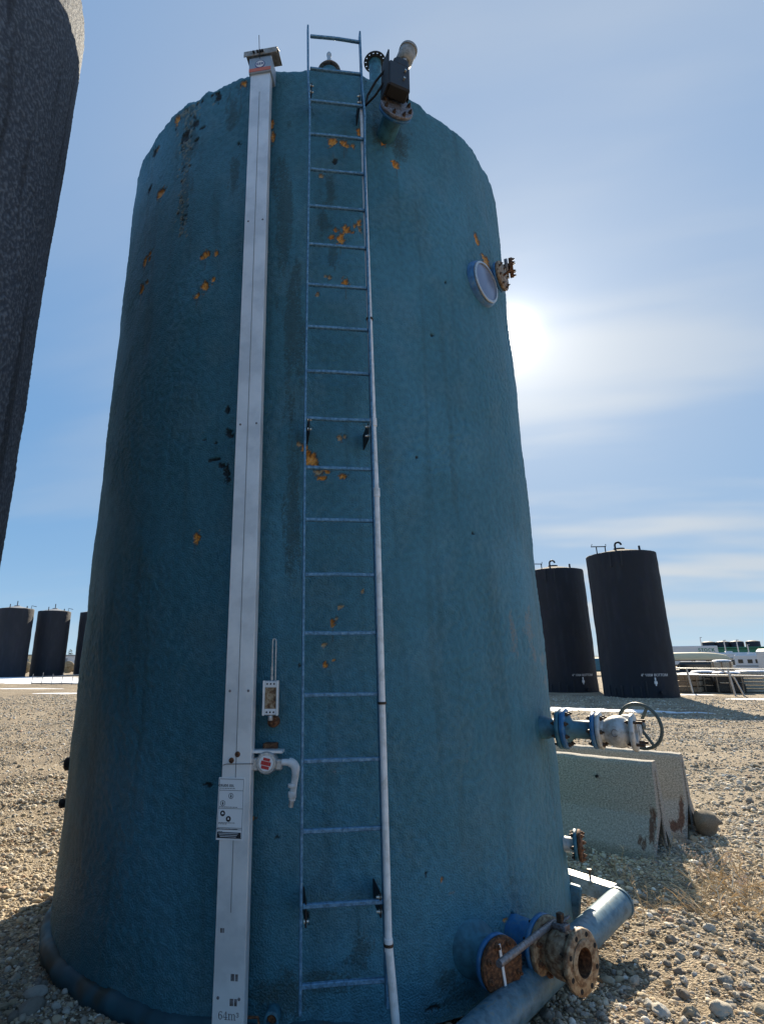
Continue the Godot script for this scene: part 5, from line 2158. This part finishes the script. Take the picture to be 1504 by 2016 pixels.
func build_plain() -> void:
	for q in [[60.0, 1341.0, 15.0, 5.5, 0.05], [170.0, 1346.0, 9.0, 1.6, 0.05], [55.0, 1357.0, 2.4, 0.35, 0.03], [135.0, 1366.0, 2.2, 0.3, 0.03], [-60.0, 1338.0, 12.0, 6.0, 0.05]]:
		var c := on_ground(q[0], q[1])
		snow_patch("snow", c, Vector3(1, 0, 0.18).normalized(), Vector2(q[2], q[3]), q[4], q[0])
	for q in [[1180.0, 1400.0, 2.6, 0.42, 0.03], [1120.0, 1396.0, 1.6, 0.5, 0.03], [1250.0, 1403.0, 2.2, 0.2, 0.02], [1510.0, 1374.0, 1.6, 0.4, 0.05], [1352.0, 1365.0, 1.2, 0.3, 0.03]]:
		var c := on_ground(q[0], q[1], -0.3)
		snow_patch("snow", c, Vector3(1, 0, 0.3).normalized(), Vector2(q[2], q[3]), q[4], q[0])
	# stubble field beyond the tanks on the left, and more snow past it
	var b := MB.new()
	for q in [[-140.0, -60.0, 100.0, 26.0, M.field], [-260.0, -110.0, 160.0, 30.0, M.snow], [-420.0, -180.0, 330.0, 90.0, M.field], [-800.0, -300.0, 700.0, 160.0, M.snow]]:
		b = MB.new()
		var i0 := 0
		var y := 0.16 + 0.012 * absf(q[2]) * 0.2
		b.quad(Vector3(q[0], y, -q[2]), Vector3(q[1] + q[2] * 0.6, y, -q[2]), Vector3(q[1] + q[2] * 0.9, y, -q[2] - q[3]), Vector3(q[0], y, -q[2] - q[3]), Vector3.UP)
		var o := part(self, "field" if q[4] == M.field else "snow", b, q[4])
		tag(o, "", "", "", "structure")
	# low sheds and a tree line on the skyline
	var p := place(142, 330.0)
	for k in 3:
		var s := Vector3((k - 1) * 5.5, 0, k * 2.0)
		var T := thing("spruce_tree", p + s, ["tallest dark spruce on the far left skyline", "dark spruce at the edge of the skyline clump", "short dark spruce beside the others on the skyline"][k], "tree", "spruces on the skyline")
		b = MB.new()
		b.tube([Vector3(0, -0.3, 0), Vector3(0, 2.0, 0)], 0.25, 6)
		part(T, "trunk", b, M.wood_dark)
		b = MB.new()
		for i in 220:
			var t := pow(rng.randf(), 1.3)
			var hh: float = [8.5, 7.0, 5.5][k]
			var rr := (1.0 - t) * 2.9 * (0.6 + 0.5 * rng.randf())
			var a := rng.randf() * TAU
			var c := Vector3(sin(a) * rr, 0.8 + t * hh, cos(a) * rr)
			var d := Vector3(sin(a), -0.35, cos(a)) * 0.7
			var w := Vector3(cos(a), 0, -sin(a)) * 0.35
			b.face([c, c + d + w, c + d * 1.2, c + d - w])
		part(T, "crown", b, M.tree)
	for q in [[128.0, 240.0, 9.0, 3.2, M.far_white, "low white farm shed seen between the far left tanks"], [52.0, 260.0, 8.0, 3.6, M.far_cream, "low cream farm shed past the far left tank"]]:
		p = place(q[0], q[1])
		p.y = 0.6
		var T := thing("shed", p, q[5], "building", "", facing(p))
		b = MB.new()
		b.box(Vector3(0, q[3] / 2, 0), Vector3(q[2], q[3], 6.0), 0.05)
		part(T, "wall", b, q[4])
		b = MB.new()
		b.box(Vector3(0, q[3] + 0.2, 0), Vector3(q[2] + 0.6, 0.4, 6.6), 0.05)
		part(T, "roof", b, M.far_grey)
		b = MB.new()
		b.box(Vector3(0, 1.2, 3.03), Vector3(2.2, 2.4, 0.08), 0.02)
		part(T, "door", b, M.far_grey)
	for q in [[137.0, 100.0], [53.0, 104.0]]:
		p = place(q[0], q[1])
		var T := thing("hay_bale", p, "round straw bale in the gap between the far left tanks", "bale", "straw bales beyond the tanks", facing(p))
		b = MB.new()
		b.at(Transform3D(Basis(Vector3.RIGHT, PI / 2), Vector3(0, 0.85, 0)))
		b.cyl(0.9, -0.8, 0.8, 22, 0.12)
		part(T, "bale", b, M.field)
	# bent wire panel lying on the snow
	p = on_ground(112, 1348)
	var T := thing("wire_panel", set_on(p), "sagging low wire fence panel standing on the snow", "fence")
	var e0 := set_on(on_ground(62, 1350)) - T.position
	var e1 := set_on(on_ground(182, 1350)) - T.position
	for h in [0.0, 0.62]:
		b = MB.new()
		var pts := []
		for k in 13:
			var t := k / 12.0
			pts.append(e0.lerp(e1, t) + Vector3(0, 0.12 + h * (0.75 + 0.25 * ss(0.2, 0.9, t)) + 0.07 * nf.get_noise_2d(t * 5.0, h * 9.0), 0))
		b.tube(pts, 0.045, 5)
		part(T, "rail", b, M.far_grey)
	for k in 7:
		b = MB.new()
		var c := e0.lerp(e1, k / 6.0)
		b.tube([c + Vector3(0, -0.05, 0), c + Vector3(0.05, 0.8 + 0.1 * (k % 2), 0)], 0.025, 5)
		part(T, "picket", b, M.far_grey)


# ---------------------------------------------------------------- stones
func stone_mesh(sd: float, flat: float, jag: float, sub_: int) -> ArrayMesh:
	var s := SphereMesh.new()
	s.radius = 1.0
	s.height = 2.0
	s.radial_segments = 10 if sub_ == 1 else 22
	s.rings = 5 if sub_ == 1 else 12
	var arr := s.get_mesh_arrays()
	var v: PackedVector3Array = arr[Mesh.ARRAY_VERTEX]
	var n := FastNoiseLite.new()
	n.seed = int(sd)
	n.frequency = 0.7
	n.fractal_octaves = 2 if sub_ == 1 else 4
	for i in v.size():
		var d := v[i].normalized()
		var r := 1.0 + jag * n.get_noise_3dv(d * 1.4)
		# a few broad facets
		for k in 5:
			var h := Vector3(sin(sd * 3.1 + k * 2.4), cos(sd * 1.7 + k * 1.9), sin(sd + k * 4.3)).normalized()
			var q := d.dot(h) * r
			if q > 0.78:
				r *= lerpf(1.0, 0.78 / q, 0.7)
		v[i] = d * r * Vector3(1.0, flat, 0.8)
	var st := SurfaceTool.new()
	arr[Mesh.ARRAY_VERTEX] = v
	arr[Mesh.ARRAY_TANGENT] = null
	var am := ArrayMesh.new()
	am.add_surface_from_arrays(Mesh.PRIMITIVE_TRIANGLES, arr)
	st.create_from(am, 0)
	st.generate_normals()
	return st.commit()


func stone_color() -> Color:
	var t := rng.randf()
	var c: Color
	if t < 0.42:
		c = Color(0.38, 0.305, 0.205)
	elif t < 0.62:
		c = Color(0.3, 0.262, 0.21)
	elif t < 0.78:
		c = Color(0.48, 0.415, 0.315)
	elif t < 0.9:
		c = Color(0.2, 0.18, 0.155)
	elif t < 0.95:
		c = Color(0.3, 0.19, 0.12)
	else:
		c = Color(0.55, 0.52, 0.46)
	return c * rng.randf_range(0.85, 1.5)


func clear_of(x: float, z: float, r: float) -> bool:
	if Vector2(x - TC.x, z - TC.z).length() < TR - 0.12:
		return false
	return true


func build_stones() -> void:
	var kinds := []
	for k in 5:
		kinds.append(stone_mesh(3.0 + k * 5.0, [0.55, 0.7, 0.45, 0.62, 0.8][k], 0.35, 1))
	var bufs := [PackedFloat32Array(), PackedFloat32Array(), PackedFloat32Array(), PackedFloat32Array(), PackedFloat32Array()]
	# [from, to, how many, smallest, largest radius]
	var total := 0
	for band in [[1.7, 5.2, 60000, 0.004, 0.015], [1.7, 5.2, 6500, 0.012, 0.03], [5.0, 10.0, 90000, 0.006, 0.018], [5.0, 10.0, 11000, 0.014, 0.034], [10.0, 20.0, 85000, 0.01, 0.024], [10.0, 20.0, 12000, 0.018, 0.04], [20.0, 36.0, 55000, 0.016, 0.042]]:
		for i in band[2]:
			var r := sqrt(lerpf(band[0] * band[0], band[1] * band[1], rng.randf()))
			var az := deg_to_rad(rng.randf_range(-46.0, 50.0))
			if r > 6.6 and az > -0.24 and az < 0.12:
				continue
			var x := sin(az) * r
			var z := -cos(az) * r
			if not clear_of(x, z, 0.0):
				continue
			var dens := nz.get_noise_2d(x * 3.0 + 50.0, z * 3.0)
			if rng.randf() < 0.65 * ss(-0.1, 0.3, dens):
				continue
			var s := lerpf(band[3], band[4], pow(rng.randf(), 2.2))
			var q := Basis.from_euler(Vector3(rng.randf_range(-0.35, 0.35), rng.randf() * TAU, rng.randf_range(-0.35, 0.35))).scaled_local(Vector3(s * rng.randf_range(0.85, 1.35), s * rng.randf_range(0.8, 1.1), s))
			var c := stone_color()
			bufs[i % 5].append_array([q.x.x, q.y.x, q.z.x, x, q.x.y, q.y.y, q.z.y, gh(x, z) + s * rng.randf_range(-0.1, 0.3), q.x.z, q.y.z, q.z.z, z, c.r, c.g, c.b, 1.0])
			total += 1
	var gravel := thing("gravel", Vector3.ZERO, "tan and grey river gravel spread over the yard", "gravel")
	tag(gravel, "", "", "", "stuff")
	for k in 5:
		var mm := MultiMesh.new()
		mm.transform_format = MultiMesh.TRANSFORM_3D
		mm.use_colors = true
		mm.mesh = kinds[k]
		mm.instance_count = bufs[k].size() / 16
		mm.buffer = bufs[k]
		var o := MultiMeshInstance3D.new()
		o.name = "pebbles"
		o.multimesh = mm
		o.material_override = M.stone
		gravel.add_child(o, true)
		tag(o, "", "", "", "stuff")
	# larger stones that can be told apart
	var big := []
	for k in 6:
		big.append(stone_mesh(60.0 + k * 7.0, [0.6, 0.75, 0.5, 0.68, 0.85, 0.55][k], 0.45, 2))
	var tints := []
	for c in [Color(0.36, 0.3, 0.21), Color(0.28, 0.255, 0.215), Color(0.45, 0.4, 0.32), Color(0.22, 0.19, 0.155), Color(0.5, 0.47, 0.41)]:
		tints.append(worn("rock%.2f" % c.r, [[0.0, [c.r * 0.55, c.g * 0.55, c.b * 0.55]], [0.5, [c.r, c.g, c.b]], [1.0, [c.r * 1.25, c.g * 1.25, c.b * 1.25]]], 0.02, 6.0, 0.9, 0.0, 0.15, 0.06))
	var given := [[1190, 1908, 22], [1245, 1912, 17], [1225, 1920, 12], [1275, 1895, 12], [1320, 1850, 15], [1300, 1855, 16], [1400, 1915, 14], [1275, 1975, 17], [1260, 1990, 16], [1345, 1955, 19], [1360, 1998, 22], [1420, 2000, 30], [1300, 1990, 26], [1430, 1945, 20], [1270, 1690, 18], [1415, 1875, 14],
		[1200, 1905, 12], [1163, 1968, 12], [1180, 1992, 14], [1480, 1850, 16], [1495, 1995, 20], [1338, 1885, 12], [1370, 1880, 12], [1290, 1800, 12], [1340, 1820, 15], [1360, 1808, 12], [1310, 1775, 12], [1395, 1828, 16], [1470, 1905, 16], [1160, 1998, 12],
		[30, 1895, 16], [32, 1920, 15], [72, 1955, 30], [60, 1985, 34], [30, 2000, 18], [10, 1975, 14], [85, 1900, 12], [110, 1990, 14], [46, 1855, 11], [15, 1850, 11], [60, 1840, 10], [20, 1770, 11], [130, 2005, 12], [1075, 1985, 22], [1120, 1975, 14], [1045, 2005, 14], [1100, 2005, 18], [1150, 1985, 12], [1480, 1600, 14], [1350, 1655, 14], [1365, 1648, 16]]
	for i in 130:
		if i % 2 == 0:
			given.append([rng.randf_range(1180, 1504), rng.randf_range(1720, 2016), rng.randf_range(8, 13)])
		elif i % 4 == 1:
			given.append([rng.randf_range(1390, 1504), rng.randf_range(1500, 1700), rng.randf_range(6, 10)])
		else:
			given.append([rng.randf_range(0, 110), rng.randf_range(1560, 2016), rng.randf_range(7, 11)])
	for i in given.size():
		var p := on_ground(given[i][0], given[i][1])
		if not clear_of(p.x, p.z, 0.1) or Vector2(p.x - TC.x, p.z - TC.z).length() < TR + 0.08:
			continue
		var s: float = given[i][2] * Vector3(p.x, EYE, p.z).length() / F * 0.5
		p.y = gh(p.x, p.z) + s * 0.22
		var o := MeshInstance3D.new()
		o.name = numbered("stone")
		o.mesh = big[i % 6]
		o.material_override = tints[(i * 7) % 5]
		add_child(o)
		o.transform = Transform3D(Basis.from_euler(Vector3(rng.randf_range(-0.3, 0.3), rng.randf() * TAU, rng.randf_range(-0.3, 0.3))).scaled_local(Vector3(s * 1.1, s, s)), p)
		var ti := (i * 7) % 5
		tag(o, ["tan stone", "grey-brown stone", "pale cream stone", "dark brown stone", "whitish stone"][ti] + " larger than the gravel around it", "stone", ["tan stones", "grey-brown stones", "pale cream stones", "dark brown stones", "whitish stones"][ti] + " in the gravel")
	# boulder at the end of the second barrier
	var bp := on_ground(1402, 1648)
	var bo := part(self, "boulder", stone_mesh(120.0, 0.8, 0.4, 2), M.boulder)
	tag(bo, "squat brown boulder at the end of the rear concrete barrier", "boulder")
	bo.transform = Transform3D(Basis(Vector3.UP, 0.7).scaled_local(Vector3(0.155, 0.16, 0.14)), bp + Vector3(0.01, 0.1, -0.1))


# ---------------------------------------------------------------- dry weeds
func blade(b: MB, base: Vector3, tip: Vector3, w: float, col: Color, cols: Array) -> void:
	var d := tip - base
	var s := d.cross(Vector3(rng.randf_range(-1, 1), 0.3, rng.randf_range(-1, 1))).normalized() * w
	var mid := base + d * 0.55 + Vector3(0, d.length() * 0.08, 0)
	var nn := s.cross(d).normalized()
	var i := b.vt(base - s, nn)
	b.vt(base + s, nn)
	b.vt(mid + s * 0.8, nn)
	b.vt(mid - s * 0.8, nn)
	b.vt(tip, nn)
	b.tri(i, i + 1, i + 2)
	b.tri(i, i + 2, i + 3)
	b.tri(i + 3, i + 2, i + 4)
	for k in 5:
		cols.append(col)


func coloured(b: MB, cols: Array) -> ArrayMesh:
	var arr := []
	arr.resize(Mesh.ARRAY_MAX)
	arr[Mesh.ARRAY_VERTEX] = b.v
	arr[Mesh.ARRAY_NORMAL] = b.n
	arr[Mesh.ARRAY_COLOR] = PackedColorArray(cols)
	arr[Mesh.ARRAY_INDEX] = b.ix
	var am := ArrayMesh.new()
	am.add_surface_from_arrays(Mesh.PRIMITIVE_TRIANGLES, arr)
	return am


func straw_color() -> Color:
	return Color(0.56, 0.43, 0.26).lerp(Color(0.74, 0.62, 0.45), rng.randf()) * rng.randf_range(0.6, 1.1)


func build_weeds() -> void:
	var b := MB.new()
	var cols := []
	# matted dry grass on the right and thin litter round the barriers
	for i in 750:
		var px := rng.randf_range(1330.0, 1560.0)
		var py := rng.randf_range(1655.0, 1850.0)
		var u := (px - 1450.0) / 110.0
		var v := (py - 1755.0) / 85.0
		if u < 0 and u * u + v * v + 0.6 * nf.get_noise_2d(px * 0.03, py * 0.03) > 0.75:
			continue
		if absf(v) > 0.7 + 0.5 * nf.get_noise_2d(px * 0.04, 5.0):
			continue
		var p := on_ground(px, py)
		p.y = gh(p.x, p.z)
		var a := rng.randf() * TAU
		var h := rng.randf_range(0.05, 0.2)
		blade(b, p, p + Vector3(sin(a) * h * 1.1, h * rng.randf_range(0.1, 1.0), cos(a) * h * 1.1), 0.0045, straw_color(), cols)
	for i in 900:
		var px := rng.randf_range(1140.0, 1400.0)
		var py := rng.randf_range(1690.0, 1800.0)
		var p := on_ground(px, py)
		p.y = gh(p.x, p.z)
		var a := rng.randf() * TAU
		var h := rng.randf_range(0.02, 0.1)
		blade(b, p, p + Vector3(sin(a) * h, h * rng.randf_range(0.1, 0.6), cos(a) * h), 0.0024, straw_color(), cols)
	for i in 700:
		var px := rng.randf_range(1150.0, 1504.0)
		var py := rng.randf_range(1800.0, 2010.0)
		var p := on_ground(px, py)
		p.y = gh(p.x, p.z) + 0.012
		var a := rng.randf() * TAU
		var h := rng.randf_range(0.02, 0.07)
		blade(b, p, p + Vector3(sin(a) * h, h * rng.randf_range(0.0, 0.25), cos(a) * h), 0.0012, straw_color(), cols)
	var o := part(self, "dry_grass", coloured(b, cols), M.straw)
	tag(o, "matted dry straw-coloured grass lying on the gravel by the barriers", "grass", "", "stuff")
	# single standing weeds
	var spots := [[1213, 1722, 0.2, 0], [1232, 1735, 0.16, 0], [1270, 1790, 0.2, 0], [1240, 1745, 0.13, 0], [1372, 1725, 0.17, 1], [1390, 1745, 0.16, 1], [1400, 1738, 0.2, 1], [1420, 1730, 0.15, 1], [1345, 1800, 0.2, 0], [1300, 1790, 0.12, 0], [1455, 1725, 0.17, 1], [1372, 1800, 0.2, 0], [1316, 1690, 0.16, 0], [1470, 1770, 0.15, 1]]
	for i in spots.size():
		var p := on_ground(spots[i][0], spots[i][1])
		p.y = gh(p.x, p.z)
		var seedy: bool = spots[i][3] == 1
		var T := thing("dry_weed", p, "dry seed-headed weed stalk standing in the straw-coloured grass" if seedy else "thin bare dry weed stalk standing by the concrete barrier", "weed", "seed-headed weeds" if seedy else "bare weed stalks")
		var sb := MB.new()
		var heads := MB.new()
		var hc := []
		for k in (5 if seedy else 3):
			var a := rng.randf() * TAU
			var h: float = spots[i][2] * rng.randf_range(0.7, 1.2)
			var tip := Vector3(sin(a) * h * 0.4, h, cos(a) * h * 0.4)
			var mid := tip * 0.5 + Vector3(rng.randf_range(-0.015, 0.015), 0.01, 0)
			sb.tube([Vector3(0, -0.01, 0), mid, tip], [0.0022, 0.0018, 0.001], 5)
			sb.tube([mid, mid + Vector3(cos(a) * 0.03, 0.035, -sin(a) * 0.03)], [0.0014, 0.0007], 4)
			if seedy:
				for q in 16:
					var c := tip.lerp(mid, rng.randf() * 0.8) + Vector3(rng.randfn(0, 0.007), rng.randfn(0, 0.007), rng.randfn(0, 0.007))
					var d := Vector3(rng.randf_range(-1, 1), rng.randf_range(0, 1), rng.randf_range(-1, 1)).normalized() * 0.011
					blade(heads, c, c + d, 0.004, Color(0.62, 0.52, 0.44) * rng.randf_range(0.8, 1.15), hc)
			else:
				for q in 3:
					var c := mid.lerp(tip, rng.randf())
					blade(heads, c, c + Vector3(rng.randf_range(-0.03, 0.03), rng.randf_range(-0.005, 0.03), rng.randf_range(-0.03, 0.03)), 0.003, straw_color(), hc)
		part(T, "stem", sb, M.stalk)
		part(T, "seed_head" if seedy else "leaf", coloured(heads, hc), M.straw)
